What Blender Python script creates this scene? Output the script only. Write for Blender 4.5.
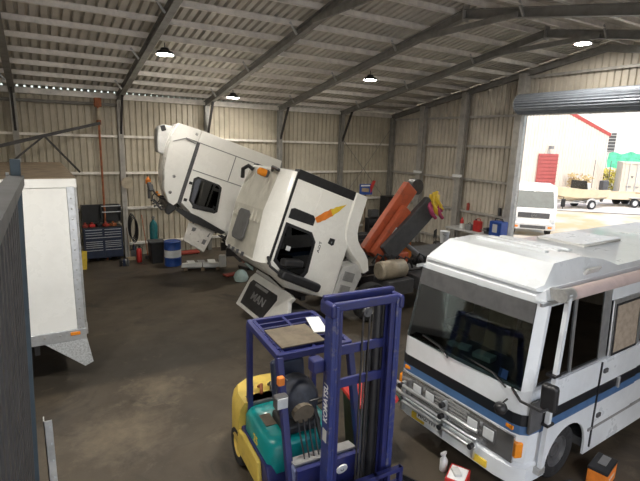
import bpy, bmesh, math, random
from mathutils import Vector, Matrix
R = math.radians
random.seed(7)
scene = bpy.context.scene
for o in list(bpy.data.objects): bpy.data.objects.remove(o)
col = scene.collection

# ------------------------------------------------------------------ camera
F_PX, YAW, PITCH, ROLL, CAM_Z = 466.7261, .5481, .2072, .0311, 4.403
_cy, _sy, _cp, _sp = math.cos(YAW), math.sin(YAW), math.cos(PITCH), math.sin(PITCH)
FW = Vector((_sy*_cp, _cy*_cp, -_sp)); _r = Vector((_cy, -_sy, 0)); _u = _r.cross(FW)
RT = _r*math.cos(ROLL) + _u*math.sin(ROLL); UP = _u*math.cos(ROLL) - _r*math.sin(ROLL)
CAM = Vector((0, 0, CAM_Z))
cd = bpy.data.cameras.new('camera'); co = bpy.data.objects.new('camera', cd); col.objects.link(co)
cd.sensor_width = 36; cd.lens = F_PX/640*36; cd.clip_start = .05; cd.clip_end = 600
co.matrix_world = Matrix(((RT.x, UP.x, -FW.x, 0), (RT.y, UP.y, -FW.y, 0), (RT.z, UP.z, -FW.z, CAM_Z), (0, 0, 0, 1)))
scene.camera = co
def ray(x, y): return FW + RT*((x-320)/F_PX) - UP*((y-240.5)/F_PX)
def at_x(x, y, v): d = ray(x, y); return CAM + d*(v/d.x)
def at_y(x, y, v): d = ray(x, y); return CAM + d*(v/d.y)
def at_z(x, y, v): d = ray(x, y); return CAM + d*((v-CAM_Z)/d.z)
def ground_z(X): return max(0., .03*(X-24))
def at_g(x, y):
    z = 0
    for _ in range(30): p = at_z(x, y, z); z = ground_z(p.x)
    return p

# ------------------------------------------------------------------ sky, sun, exposure
w = bpy.data.worlds.new('world'); scene.world = w; w.use_nodes = True
nt = w.node_tree; sky = nt.nodes.new('ShaderNodeTexSky'); sky.sky_type = 'NISHITA'
sky.sun_disc = False; sky.sun_elevation = R(52); sky.sun_rotation = R(215); sky.air_density = 1.2; sky.dust_density = 3
bg = nt.nodes['Background']; bg.inputs[1].default_value = .18
nt.links.new(sky.outputs[0], bg.inputs[0])
sd = bpy.data.lights.new('sun', 'SUN'); so = bpy.data.objects.new('sun', sd); col.objects.link(so)
sd.energy = .8; sd.angle = R(.6); sd.color = (1, .95, .86)
so.rotation_euler = Vector((.45, .62, -1.05)).to_track_quat('-Z', 'Y').to_euler()
vs = scene.view_settings
vs.view_transform = 'Standard'; vs.look = 'None'; vs.gamma = 1; vs.use_curve_mapping = False; vs.exposure = 1.0

# ------------------------------------------------------------------ materials
def mat(name, c, rough=.55, metal=0., var=.12, scale=6., bump=0., c2=None, rv=.1, emit=None, spec=.5, coord='Object', mask=(.42, .68), detail=6., coat=0.):
    m = bpy.data.materials.new(name); m.use_nodes = True
    n = m.node_tree.nodes; l = m.node_tree.links; b = n['Principled BSDF']
    b.inputs['Roughness'].default_value = rough; b.inputs['Metallic'].default_value = metal
    b.inputs['Specular IOR Level'].default_value = spec
    if coat: b.inputs['Coat Weight'].default_value = coat; b.inputs['Coat Roughness'].default_value = .08
    tc = n.new('ShaderNodeTexCoord'); nz = n.new('ShaderNodeTexNoise'); nz.inputs['Scale'].default_value = scale
    nz.inputs['Detail'].default_value = detail; nz.inputs['Roughness'].default_value = .62
    l.new(tc.outputs[coord], nz.inputs['Vector'])
    rp = n.new('ShaderNodeValToRGB'); e = rp.color_ramp.elements
    e[0].position, e[1].position = mask
    d = c2 or tuple(max(0, x*(1-var)) for x in c); g = c if c2 else tuple(min(1, x*(1+var*.6)) for x in c)
    e[0].color = (*g, 1); e[1].color = (*d, 1)
    l.new(nz.outputs['Fac'], rp.inputs[0]); l.new(rp.outputs[0], b.inputs['Base Color'])
    mr = n.new('ShaderNodeMapRange'); mr.inputs[3].default_value = max(.02, rough-rv); mr.inputs[4].default_value = min(1, rough+rv)
    l.new(nz.outputs['Fac'], mr.inputs[0]); l.new(mr.outputs[0], b.inputs['Roughness'])
    if bump:
        bp = n.new('ShaderNodeBump'); bp.inputs['Strength'].default_value = bump; bp.inputs['Distance'].default_value = .02
        l.new(nz.outputs['Fac'], bp.inputs['Height']); l.new(bp.outputs[0], b.inputs['Normal'])
    if emit:
        b.inputs['Emission Color'].default_value = (*emit[0], 1); b.inputs['Emission Strength'].default_value = emit[1]
    return m
def glass(name, tint, rough=.03, alpha=.0):
    m = bpy.data.materials.new(name); m.use_nodes = True
    n = m.node_tree.nodes; l = m.node_tree.links
    for k in list(n): n.remove(k)
    out = n.new('ShaderNodeOutputMaterial'); mx = n.new('ShaderNodeMixShader')
    tr = n.new('ShaderNodeBsdfTransparent'); tr.inputs[0].default_value = (*tint, 1)
    gl = n.new('ShaderNodeBsdfGlossy'); gl.inputs['Roughness'].default_value = rough; gl.inputs[0].default_value = (1, 1, 1, 1)
    fr = n.new('ShaderNodeFresnel'); fr.inputs[0].default_value = 1.5
    nz = n.new('ShaderNodeTexNoise'); nz.inputs['Scale'].default_value = 1.5
    ad = n.new('ShaderNodeMath'); ad.operation = 'MULTIPLY_ADD'; ad.inputs[1].default_value = .03; l.new(nz.outputs['Fac'], ad.inputs[0]); l.new(fr.outputs[0], ad.inputs[2])
    l.new(ad.outputs[0], mx.inputs[0]); l.new(tr.outputs[0], mx.inputs[1]); l.new(gl.outputs[0], mx.inputs[2]); l.new(mx.outputs[0], out.inputs[0])
    return m
M = {}
M['clad'] = mat('cream_cladding', (.48, .43, .34), .5, 0, .14, 1.6)
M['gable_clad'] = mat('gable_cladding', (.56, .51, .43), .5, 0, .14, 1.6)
M['roof'] = mat('roof_sheet', (.56, .52, .45), .5, .0, .16, 1.2)
M['galv'] = mat('galvanised_steel', (.50, .50, .49), .42, .65, .2, 9)
M['purlin'] = mat('purlin_steel', (.82, .78, .72), .4, .1, .15, 5)
M['steel'] = mat('grey_painted_steel', (.25, .24, .22), .5, .1, .2, 4)
M['gsteel'] = mat('pale_grey_steel', (.40, .38, .35), .5, .1, .2, 4)
M['dsteel'] = mat('dark_steel', (.045, .042, .042), .45, .3, .3, 5)
M['black'] = mat('black_plastic', (.018, .018, .02), .42, 0, .3, 8)
M['rubber'] = mat('black_rubber', (.02, .02, .021), .8, 0, .35, 14, .15)
M['white'] = mat('white_paint', (.80, .80, .78), .28, 0, .06, 1.5, coat=.4)
M['bus_white'] = mat('bus_white_paint', (.68, .71, .74), .3, 0, .08, 2.2, coat=.3)
M['cab_white'] = mat('cab_white_paint', (.86, .85, .81), .28, 0, .06, 2, coat=.4)
M['cab_roof_shaded'] = mat('cab_roof_shade', (.47, .45, .39), .4, 0, .12, 3)  # white cab roof coloured beige for the shade it lies in
M['lgrey'] = mat('light_grey_plastic', (.52, .52, .51), .5, 0, .12, 6)
M['mgrey'] = mat('mid_grey', (.23, .23, .23), .5, 0, .15, 6)
M['dgrey'] = mat('dark_grey', (.075, .075, .078), .5, 0, .2, 6)
M['chrome'] = mat('dull_chrome', (.55, .55, .55), .22, .9, .12, 8)
M['alu'] = mat('aluminium', (.62, .64, .66), .32, .8, .12, 10)
M['fblue'] = mat('forklift_blue', (.018, .023, .12), .42, 0, .35, 9, c2=(.035, .03, .07), mask=(.5, .8))
M['fblue2'] = mat('mast_blue', (.028, .040, .17), .4, 0, .3, 11, c2=(.17, .16, .18), mask=(.54, .72))
M['fyellow'] = mat('forklift_yellow', (.66, .48, .09), .5, 0, .2, 5, c2=(.36, .25, .07), mask=(.5, .85))
M['teal'] = mat('forklift_teal', (.0, .24, .24), .35, 0, .15, 5, c2=(.01, .12, .13), mask=(.5, .9), coat=.2)
M['cowl'] = mat('forklift_cowl', (.16, .19, .34), .5, 0, .2, 7)
M['navy'] = mat('navy_blue', (.025, .035, .07), .35, .1, .2, 6)
M['red'] = mat('red_paint', (.48, .03, .025), .45, 0, .15, 6)
M['dred'] = mat('dull_red', (.32, .045, .03), .5, 0, .2, 6)
M['crane'] = mat('crane_orange_red', (.52, .11, .045), .5, 0, .2, 5, c2=(.25, .07, .04), mask=(.5, .8))
M['orange'] = mat('orange', (.75, .22, .03), .45, 0, .15, 7)
M['amber'] = mat('amber_lens', (.75, .25, .02), .2, 0, .1, 9)
M['yellow'] = mat('yellow', (.72, .50, .04), .5, 0, .15, 7)
M['blue'] = mat('blue_paint', (.02, .07, .30), .4, 0, .2, 6)
M['bus_blue'] = mat('bus_stripe_blue', (.06, .13, .27), .35, 0, .12, 5)
M['bus_black'] = mat('bus_stripe_black', (.012, .014, .018), .35, 0, .2, 5)
M['tealcyl'] = mat('gas_cylinder_teal', (.02, .18, .20), .4, 0, .2, 6)
M['green'] = mat('bin_green', (.015, .05, .03), .5, 0, .2, 6)
M['brown'] = mat('dusty_board', (.13, .105, .075), .75, 0, .25, 6)
M['wood'] = mat('weathered_ply', (.19, .14, .09), .75, 0, .3, 4)
M['rust'] = mat('rusty_orange_steel', (.30, .10, .04), .7, .1, .4, 8)
M['paper'] = mat('paper_white', (.75, .76, .76), .6, 0, .06, 9)
M['ptowel'] = mat('pale_mint_cloth', (.48, .62, .60), .7, 0, .1, 9)
M['ltblue'] = mat('sticker_blue', (.10, .2, .5), .5, 0, .15, 9)
M['awning'] = mat('awning_vinyl', (.55, .44, .42), .55, 0, .1, 5)
M['curtain'] = mat('brown_curtain', (.34, .28, .22), .8, 0, .2, 12)
M['tan'] = mat('tan_seat_fabric', (.36, .28, .18), .85, 0, .15, 10)
M['beige'] = mat('beige_metal', (.42, .36, .27), .45, .2, .2, 6)
M['curt'] = mat('roller_curtain_grey', (.28, .31, .36), .4, .2, .12, 4)
M['screen'] = mat('dark_ribbed_sheet', (.05, .046, .045), .6, .0, .2, 8)
M['tealpost'] = mat('teal_grey_post', (.045, .065, .08), .6, .0, .25, 8)
M['hatch'] = mat('dark_hatch', (.10, .10, .10), .5, 0, .15, 6)
M['pink'] = mat('pink_sling', (.42, .06, .14), .7, 0, .2, 8)
M['flapgrey'] = mat('flap_grey', (.62, .61, .58), .4, 0, .08, 4)
M['checker'] = mat('checker_plate', (.66, .68, .70), .35, .6, .3, 30, .4)
M['lens'] = mat('headlamp_glass', (.55, .57, .58), .12, .0, .08, 12)
M['led'] = mat('led_panel', (.9, .9, .9), .4, 0, .02, 5, emit=((1, .95, .86), 160))
M['bottle'] = mat('dark_gas_bottle', (.022, .026, .04), .6, 0, .4, 9)
M['pane'] = mat('dark_pane', (.05, .075, .07), .08, 0, .2, 2)
M['led_fill'] = mat('led_panel_fill', (.9, .9, .9), .4, 0, .02, 5, emit=((1, .95, .86), 320))  # brighter panel for the two added fill lamps
M['door_red'] = mat('red_roller_door', (.42, .10, .09), .5, 0, .1, 3)
M['shed'] = mat('neighbour_cladding', (.66, .60, .52), .5, 0, .06, 1)
M['shed2'] = mat('far_building_white', (.66, .65, .62), .5, 0, .05, 1)
M['gutter'] = mat('red_gutter', (.42, .07, .06), .4, 0, .1, 3)
M['shade'] = mat('green_shade_cloth', (.10, .50, .30), .7, 0, .3, 3)
M['bush'] = mat('yellow_green_leaves', (.50, .42, .07), .7, 0, .4, 3)
M['dryleaf'] = mat('dry_tan_leaves', (.45, .34, .16), .8, 0, .35, 3)
M['boat'] = mat('boat_cream', (.62, .52, .36), .4, 0, .1, 2)
M['container'] = mat('container_beige', (.62, .56, .46), .5, 0, .12, 2)
M['engine'] = mat('oily_engine', (.05, .047, .045), .45, .4, .5, 12, .1)
M['windark'] = glass('dark_glass', (.05, .055, .06))
M['wsglass'] = glass('windscreen_glass', (.55, .62, .62))
M['clearglass'] = glass('clear_glass', (.55, .6, .6))

def floor_mat():
    m = bpy.data.materials.new('concrete_floor'); m.use_nodes = True
    n = m.node_tree.nodes; l = m.node_tree.links; b = n['Principled BSDF']; tc = n.new('ShaderNodeTexCoord')
    def noise(s, d=8, r=.6, dist=0):
        z = n.new('ShaderNodeTexNoise'); z.inputs['Scale'].default_value = s; z.inputs['Detail'].default_value = d; z.inputs['Roughness'].default_value = r; z.inputs['Distortion'].default_value = dist
        l.new(tc.outputs['Object'], z.inputs['Vector']); return z
    def ramp(src, p0, c0, p1, c1):
        r = n.new('ShaderNodeValToRGB'); e = r.color_ramp.elements; e[0].position = p0; e[1].position = p1; e[0].color = (*c0, 1); e[1].color = (*c1, 1); l.new(src, r.inputs[0]); return r
    def mix(f, a, c):
        x = n.new('ShaderNodeMix'); x.data_type = 'RGBA'; x.blend_type = 'MIX'; l.new(f, x.inputs[0]); l.new(a, x.inputs[6]); l.new(c, x.inputs[7]); return x.outputs[2]
    base = ramp(noise(.55, 9, .62, .4).outputs['Fac'], .33, (.050, .039, .028), .7, (.100, .079, .055))
    oil = ramp(noise(.9, 10, .7, 1.2).outputs['Fac'], .52, (0, 0, 0), .66, (1, 1, 1))
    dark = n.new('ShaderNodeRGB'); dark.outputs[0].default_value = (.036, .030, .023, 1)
    c1 = mix(oil.outputs[0], base.outputs[0], dark.outputs[0])
    # darker band with noisy edges beside the white box body
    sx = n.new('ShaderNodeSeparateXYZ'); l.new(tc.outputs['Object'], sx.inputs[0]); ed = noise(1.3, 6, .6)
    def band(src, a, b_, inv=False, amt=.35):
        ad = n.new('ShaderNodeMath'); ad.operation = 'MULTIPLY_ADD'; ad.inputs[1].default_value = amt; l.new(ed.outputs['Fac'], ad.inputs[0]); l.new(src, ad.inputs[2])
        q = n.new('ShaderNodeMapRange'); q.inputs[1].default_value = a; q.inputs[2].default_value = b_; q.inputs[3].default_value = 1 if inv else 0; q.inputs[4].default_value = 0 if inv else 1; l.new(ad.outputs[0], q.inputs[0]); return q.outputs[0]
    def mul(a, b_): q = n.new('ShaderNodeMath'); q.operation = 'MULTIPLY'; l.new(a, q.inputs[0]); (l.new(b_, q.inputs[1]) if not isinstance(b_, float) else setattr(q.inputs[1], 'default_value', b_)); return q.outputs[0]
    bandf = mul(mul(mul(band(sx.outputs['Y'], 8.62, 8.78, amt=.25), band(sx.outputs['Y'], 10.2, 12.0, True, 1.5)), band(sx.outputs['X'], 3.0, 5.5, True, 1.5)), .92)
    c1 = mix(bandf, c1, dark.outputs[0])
    dust = ramp(noise(2.4, 12, .75, .4).outputs['Fac'], .57, (0, 0, 0), .78, (.55, .55, .55))
    dc = n.new('ShaderNodeRGB'); dc.outputs[0].default_value = (.20, .16, .11, 1)
    c2 = mix(dust.outputs[0], c1, dc.outputs[0])
    # two paler patches with noisy edges in the middle of the floor
    for (px, py, rad) in ((.85, 6.9, .9), (1.55, 8.0, .6)):
        vd = n.new('ShaderNodeVectorMath'); vd.operation = 'DISTANCE'; vd.inputs[1].default_value = (px, py, 0); l.new(tc.outputs['Object'], vd.inputs[0])
        nn = noise(2.6, 10, .75, .2); sm = n.new('ShaderNodeMath'); sm.operation = 'MULTIPLY_ADD'; sm.inputs[1].default_value = 2.4; l.new(nn.outputs['Fac'], sm.inputs[0]); l.new(vd.outputs['Value'], sm.inputs[2])
        rr = ramp(sm.outputs[0], 0, (.8, .8, .8), 1, (0, 0, 0)); rr.color_ramp.elements[0].position = .0
        mr = n.new('ShaderNodeMapRange'); mr.inputs[1].default_value = 1.05; mr.inputs[2].default_value = 1.2+rad; mr.inputs[3].default_value = .75; mr.inputs[4].default_value = 0
        l.new(sm.outputs[0], mr.inputs[0]); c2 = mix(mr.outputs[0], c2, dc.outputs[0])
    l.new(c2, b.inputs['Base Color'])
    rr = n.new('ShaderNodeMapRange'); rr.inputs[3].default_value = .38; rr.inputs[4].default_value = .75
    l.new(noise(1.7, 8).outputs['Fac'], rr.inputs[0]); l.new(rr.outputs[0], b.inputs['Roughness'])
    bp = n.new('ShaderNodeBump'); bp.inputs['Strength'].default_value = .12; bp.inputs['Distance'].default_value = .01
    l.new(noise(30, 4).outputs['Fac'], bp.inputs['Height']); l.new(bp.outputs[0], b.inputs['Normal'])
    return m
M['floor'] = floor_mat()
M['yard'] = mat('pale_gravel_yard', (.62, .57, .48), .9, 0, .1, .35, .1, c2=(.55, .43, .24), mask=(.42, .6))
M['road'] = mat('pale_concrete_drive', (.68, .66, .62), .85, 0, .08, .6)

# ------------------------------------------------------------------ mesh helpers
class MB:
    def __init__(s): s.v = []; s.f = []
    def add(s, vs, fs):
        k = len(s.v); s.v += [tuple(p) for p in vs]; s.f += [tuple(i+k for i in f) for f in fs]; return s
    def box(s, a, b, Mx=None):
        (x0, y0, z0), (x1, y1, z1) = a, b
        vs = [Vector(p) for p in ((x0,y0,z0),(x1,y0,z0),(x1,y1,z0),(x0,y1,z0),(x0,y0,z1),(x1,y0,z1),(x1,y1,z1),(x0,y1,z1))]
        if Mx: vs = [Mx @ p for p in vs]
        return s.add(vs, [(0,3,2,1),(4,5,6,7),(0,1,5,4),(1,2,6,5),(2,3,7,6),(3,0,4,7)])
    def cbox(s, c, d, rot=(0, 0, 0)):
        from mathutils import Euler
        Mx = Matrix.Translation(c) @ Euler(rot).to_matrix().to_4x4()
        return s.box((-d[0]/2, -d[1]/2, -d[2]/2), (d[0]/2, d[1]/2, d[2]/2), Mx)
    def loft(s, secs, closed=True, caps=True):
        n = len(secs[0]); k = len(s.v)
        for q in secs: s.v += [tuple(p) for p in q]
        for i in range(len(secs)-1):
            for j in range(n if closed else n-1):
                a = k+i*n+j; b = k+i*n+(j+1) % n; s.f.append((a, b, b+n, a+n))
        if caps and closed: s.f.append(tuple(range(k+n-1, k-1, -1))); s.f.append(tuple(range(k+(len(secs)-1)*n, k+len(secs)*n)))
        return s
    def prism(s, poly, axis, a, b):
        put = {'x': lambda p, t: (t, p[0], p[1]), 'y': lambda p, t: (p[0], t, p[1]), 'z': lambda p, t: (p[0], p[1], t)}[axis]
        return s.loft([[put(p, a) for p in poly], [put(p, b) for p in poly]])
    def beam(s, p0, p1, wd, ht, up=(0, 0, 1)):
        p0, p1 = Vector(p0), Vector(p1); d = (p1-p0).normalized(); u = Vector(up)
        if abs(d.dot(u)) > .98: u = Vector((1, 0, 0))
        sd = d.cross(u).normalized(); u = sd.cross(d)
        q = [sd*(a*wd/2)+u*(b*ht/2) for a, b in ((-1,-1),(1,-1),(1,1),(-1,1))]
        return s.loft([[p0+t for t in q], [p1+t for t in q]])
    def ibeam(s, p0, p1, wd, ht, up, t=.014):
        p0, p1 = Vector(p0), Vector(p1); u = Vector(up).normalized(); d = (p1-p0).normalized(); u = (u-d*u.dot(d)).normalized()
        s.beam(p0, p1, t, ht, u); s.beam(p0+u*(ht/2-t/2), p1+u*(ht/2-t/2), wd, t, u); s.beam(p0-u*(ht/2-t/2), p1-u*(ht/2-t/2), wd, t, u); return s
    def tube(s, pts, r, n=8, rs=None):
        pts = [Vector(p) for p in pts]; secs = []; ref = None
        for i, p in enumerate(pts):
            d = (pts[min(i+1, len(pts)-1)]-pts[max(i-1, 0)]).normalized()
            if ref is None: ref = d.cross(Vector((0, 0, 1)) if abs(d.z) < .9 else Vector((1, 0, 0))).normalized()
            ref = (ref-d*ref.dot(d)).normalized(); b = d.cross(ref); rr = rs[i] if rs else r
            secs.append([p+(ref*math.cos(2*math.pi*k/n)+b*math.sin(2*math.pi*k/n))*rr for k in range(n)])
        return s.loft(secs)
    def cyl(s, p0, p1, r, n=16, r2=None): return s.tube([p0, p1], r, n, [r, r if r2 is None else r2])
    def lathe(s, prof, n=20, Mx=None):   # prof: (radius, height) about local z
        secs = []
        for rr, h in prof:
            q = [Vector((rr*math.cos(2*math.pi*k/n), rr*math.sin(2*math.pi*k/n), h)) for k in range(n)]
            secs.append([Mx @ p for p in q] if Mx else q)
        return s.loft(secs)
    def build(s, name, m, parent=None, bevel=0, smooth=None, seg=2, kind=None):
        me = bpy.data.meshes.new(name); me.from_pydata(s.v, [], s.f)
        bm = bmesh.new(); bm.from_mesh(me); bmesh.ops.recalc_face_normals(bm, faces=bm.faces); bm.to_mesh(me); bm.free()
        me.materials.append(M[m] if isinstance(m, str) else m)
        if smooth is not None:
            me.polygons.foreach_set('use_smooth', [True]*len(me.polygons)); me.set_sharp_from_angle(angle=R(smooth))
        o = bpy.data.objects.new(name, me); col.objects.link(o)
        if parent: o.parent = parent
        if bevel:
            b = o.modifiers.new('bevel', 'BEVEL'); b.width = bevel; b.segments = seg; b.limit_method = 'ANGLE'; b.angle_limit = R(35)
            if smooth is None: me.polygons.foreach_set('use_smooth', [True]*len(me.polygons)); me.set_sharp_from_angle(angle=R(50)); b.harden_normals = True
        if kind: o['kind'] = kind
        return o
def mb(): return MB()
def tag(o, label, cat, group=None):
    o['label'] = label; o['category'] = cat
    if group: o['group'] = group
    return o
def thing(name, label, cat, loc=(0, 0, 0), rz=0, group=None):
    o = bpy.data.objects.new(name, None); col.objects.link(o); o.location = loc; o.rotation_euler = (0, 0, rz); o.empty_display_size = .2
    return tag(o, label, cat, group)
def setting(name, label=None):
    o = bpy.data.objects.new(name, None); col.objects.link(o); o['kind'] = 'structure'
    if label: o['label'] = label
    return o
def text(name, body, size, m, parent, Mx, depth=.003, sx=1.):
    c = bpy.data.curves.new(name, 'FONT'); c.body = body; c.size = size; c.extrude = depth; c.align_x = 'CENTER'; c.align_y = 'CENTER'; c.offset = size*.018
    t = bpy.data.objects.new(name, c); col.objects.link(t)
    bpy.context.view_layer.update()
    me = bpy.data.meshes.new_from_object(t.evaluated_get(bpy.context.evaluated_depsgraph_get()))
    bpy.data.objects.remove(t); me.transform(Mx @ Matrix.Scale(sx, 4, (1, 0, 0))); me.materials.clear(); me.materials.append(M[m])
    o = bpy.data.objects.new(name, me); col.objects.link(o); o.parent = parent; return o
def frame(o, x, y):   # matrix with origin o, text-right x and text-up y
    x = Vector(x).normalized(); y = Vector(y); y = (y-x*y.dot(x)).normalized(); z = x.cross(y)
    return Matrix(((x.x, y.x, z.x, o[0]), (x.y, y.y, z.y, o[1]), (x.z, y.z, z.z, o[2]), (0, 0, 0, 1)))
def wheel(parent, c, r, wd, name='wheel', rim='mgrey', axis='y', dish=.35, out=1):
    # tyre (part) with a rim (sub-part); axis along local y; out = side the rim faces
    Mx = Matrix.Translation(c) @ Matrix.Rotation(R(-90)*out, 4, 'X')
    h = wd/2
    t = mb().lathe([(r*.58, -h*.9), (r*.8, -h), (r*.95, -h*.92), (r, -h*.6), (r, h*.6), (r*.95, h*.92), (r*.8, h), (r*.58, h*.9), (r*.58, -h*.9)], 28, Mx).build(name, 'rubber', parent, smooth=40)
    for k in range(0): pass
    mb().lathe([(.001, h*.35), (r*.2, h*.35), (r*.22, h*.62), (r*.28, h*.62), (r*.3, h*.25), (r*.48, h*.15), (r*.56, h*.8), (r*.6, h*.85), (r*.6, h*.5)], 24, Mx).build('rim', rim, t, smooth=40)
    return t

# ------------------------------------------------------------------ the shed
XW0, XG, YB, YN = -6.7, 15.16, 18.40, -1.62
RIDGE_Y, RAFT_Z, SL = 8.388, 7.336, .1772
PITCHX = .208
def raft(y): return RAFT_Z - SL*abs(y-RIDGE_Y)          # underside of the rafters
def roofz(y): return raft(y)+.34                         # roof sheet pans
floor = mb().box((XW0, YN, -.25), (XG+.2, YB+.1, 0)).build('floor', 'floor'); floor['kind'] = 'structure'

def ribs(u0, u1, p=PITCHX, wch=.06, dep=.05):
    """profile points (u, depth) of a ribbed sheet; ribs stand away from the room"""
    q = []; u = u0
    while u < u1-1e-6:
        q += [(u, 0), (u+p-wch-.02, 0), (u+p-wch, dep), (u+p-.02, dep)]; u += p
    q.append((min(u, u1), 0)); return q
def wall_sheets(parent, axis, u0, u1, base, outv, z0, ztop, m, width=4*PITCHX):
    u = u0
    while u < u1-1e-4:
        e = min(u+width, u1); P = [(max(min(a, e), u), d) for a, d in ribs(u, e)]
        lo, hi = [], []
        for a, d in P:
            z_b = z0(a) if callable(z0) else z0; z_t = ztop(a) if callable(ztop) else ztop
            if axis == 'x': lo.append((a, base+outv*d, z_b)); hi.append((a, base+outv*d, z_t))
            else: lo.append((base+outv*d, a, z_b)); hi.append((base+outv*d, a, z_t))
        b = MB(); b.loft([lo, hi], closed=False); b.build('cladding_sheet', m, parent)
        u = e
wb = setting('wall_back', 'cream ribbed steel cladding along the long side wall')
wall_sheets(wb, 'x', XW0, XG, YB, 1, 0, roofz(YB)-.035, 'clad')
for z in (4.423, 3.13, 1.84, .5):
    mb().box((XW0, YB-.11, z-.012), (XG, YB-.004, z+.012)).box((XW0, YB-.122, z-.075), (XG, YB-.11, z+.012)).build('girt', 'purlin', wb)
mb().box((XW0, YB-.16, roofz(YB)-.24), (XG, YB-.01, roofz(YB)-.06)).build('eave_strut', 'purlin', wb)
mb().cyl((-3.5, YB-.2, 5.42), (2.66, YB-.2, 5.46), .05, 8).build('conduit_pipe', 'steel', wb)

DY0, DY1, DZ = 5.86, 10.92, 5.62
wr = setting('wall_right', 'gable end wall of ribbed steel with the roller door opening')
gtop = lambda y: roofz(y)-.02
wall_sheets(wr, 'y', YN, DY0, XG, 1, 0, gtop, 'gable_clad')
wall_sheets(wr, 'y', DY0, DY1, XG, 1, DZ, gtop, 'gable_clad')
wall_sheets(wr, 'y', DY1, YB, XG, 1, 0, gtop, 'gable_clad')
for z in (6.88, 5.60, 4.467, 3.139, 1.842, .5):
    spans = [(YN, DY0), (DY1, YB)] if z < DZ else [(YN, YB)]
    for a, b_ in spans:
        if z > 6: a, b_ = 4.2, 12.6
        if z > 5.42 and z < 6: pass
        if z < 6 and a == YN: a = .0
        hi = b_ if z < 5.3 else min(b_, RIDGE_Y+(roofz(RIDGE_Y)-z-.1)/SL)
        mb().box((XG-.11, a, z-.012), (XG-.004, hi, z+.012)).box((XG-.122, a, z-.075), (XG-.11, hi, z+.012)).build('girt', 'gsteel', wr)
for y in (15.93, 13.58, .85, 3.2):
    mb().ibeam((XG-.27, y, 0), (XG-.27, y, raft(y)+.1), .26, .24, (1, 0, 0)).build('gable_post', 'gsteel', wr)
for y in (DY1+.13, DY0-.13):
    mb().box((XG-.36, y-.13, 0), (XG-.02, y+.13, raft(y)+.1)).build('door_post', 'gsteel', wr)
mb().box((XG-.2, DY0, DZ), (XG-.02, DY1, DZ+.22)).build('lintel', 'gsteel', wr)
wl = setting('wall_left', 'ribbed steel end wall behind the white box body')
wall_sheets(wl, 'y', YN, YB, XW0, -1, 0, gtop, 'clad', 8*PITCHX)

wf = setting('wall_front', 'ribbed steel side wall behind the camera with a wide unseen opening for daylight')
wall_sheets(wf, 'x', 7.4, XG, YN, -1, 0, roofz(YN)-.035, 'clad', 8*PITCHX)  # side left open out of view so daylight fills the interior
wall_sheets(wf, 'x', XW0, -5.6, YN, -1, 0, roofz(YN)-.035, 'clad', 8*PITCHX)
ce = setting('ceiling', 'ribbed steel roof lining with purlins')
u = XW0
while u < XG-1e-4:
    e = min(u+4*PITCHX, XG+.25)
    for side in (1, -1):
        ye = YB+.25 if side == 1 else YN-.3
        P = ribs(u, e, PITCHX, .065, .085); lo = [(a, RIDGE_Y, roofz(RIDGE_Y)+d) for a, d in P]; hi = [(a, ye, roofz(ye)+d) for a, d in P]
        MB().loft([lo, hi], closed=False).build('roof_sheet', 'roof', ce)
    u = e
yy = YB-.68
while yy > YN:
    if abs(yy-RIDGE_Y) > .15:
        z = raft(yy)+.205; s_ = 1 if yy > RIDGE_Y else -1
        b = mb(); b.box((XW0, yy-.045, z), (XG, yy+.045, z+.012)); b.box((XW0, yy-.006, z), (XG, yy+.006, z+.13)); b.box((XW0, yy-.045, z+.118), (XG, yy+.045, z+.13))
        b.build('purlin', 'purlin', ce)
    yy -= 1.0

FX = [-.439+3.12*k for k in range(-2, 6)]
for i, X in enumerate(FX):
    last = i == len(FX)-1
    Xc = X-.16 if last else X
    pf = setting('portal_frame', 'grey steel portal frame carrying the roof')
    d = .20; dz = d*1.024
    if not last or True:
        mb().ibeam((Xc, YB-.26, 0), (Xc, YB-.26, raft(YB)+.2), .16, .24, (0, 1, 0)).build('column', 'gsteel' if i < 4 else 'steel', pf)
        mb().ibeam((Xc, YN+.2, 0), (Xc, YN+.2, raft(YN)+.1), .16, .24, (0, 1, 0)).build('column', 'steel', pf)
    for ye in (YB-.14, YN+.1):
        mb().ibeam((Xc, RIDGE_Y, raft(RIDGE_Y)+dz/2), (Xc, ye, raft(ye)+dz/2), .16, d, (0, 0, 1)).build('rafter', 'steel', pf)
    if not last:
        for ye, s_ in ((YB-.3, -1), (YN+.3, 1)):
            mb().beam((Xc, ye, 4.4), (Xc, ye+s_*.75, raft(ye+s_*.75)+.02), .07, .07).build('knee_brace', 'dsteel', pf)
        # collar tie under the ridge
        ya, yb = RIDGE_Y+1.58, RIDGE_Y-1.5
        if True: mb().beam((Xc-.09, ya, 7.12), (Xc-.09, yb, 7.13), .06, .12).build('collar_tie', 'steel', pf)
        for yf in (16.72, 13.72, 10.72, 6.72, 3.72):
            mb().beam((Xc-.1, yf, raft(yf)+.02), (Xc-.30, yf, raft(yf)+.28), .04, .05).build('fly_brace', 'galv', pf)
        mb().box((Xc-.1, RIDGE_Y-.015, raft(RIDGE_Y)-.06), (Xc+.1, RIDGE_Y+.015, raft(RIDGE_Y)+.3)).build('apex_plate', 'gsteel', pf)
for k, (a, b_) in enumerate((((12.1, 4.67), (14.9, 1.67)), ((14.9, 5.09), (12.1, 1.63)))):
    tag(mb().cyl((a[0], YB-.16-.05*k, a[1]), (b_[0], YB-.16-.05*k, b_[1]), .014, 6).build('bracing_rod', 'steel'), ('thin bracing rod falling from the column knee towards the shed corner', 'thin bracing rod falling from the shed corner towards the column')[k], 'rod', 'bracing rods')

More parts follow.
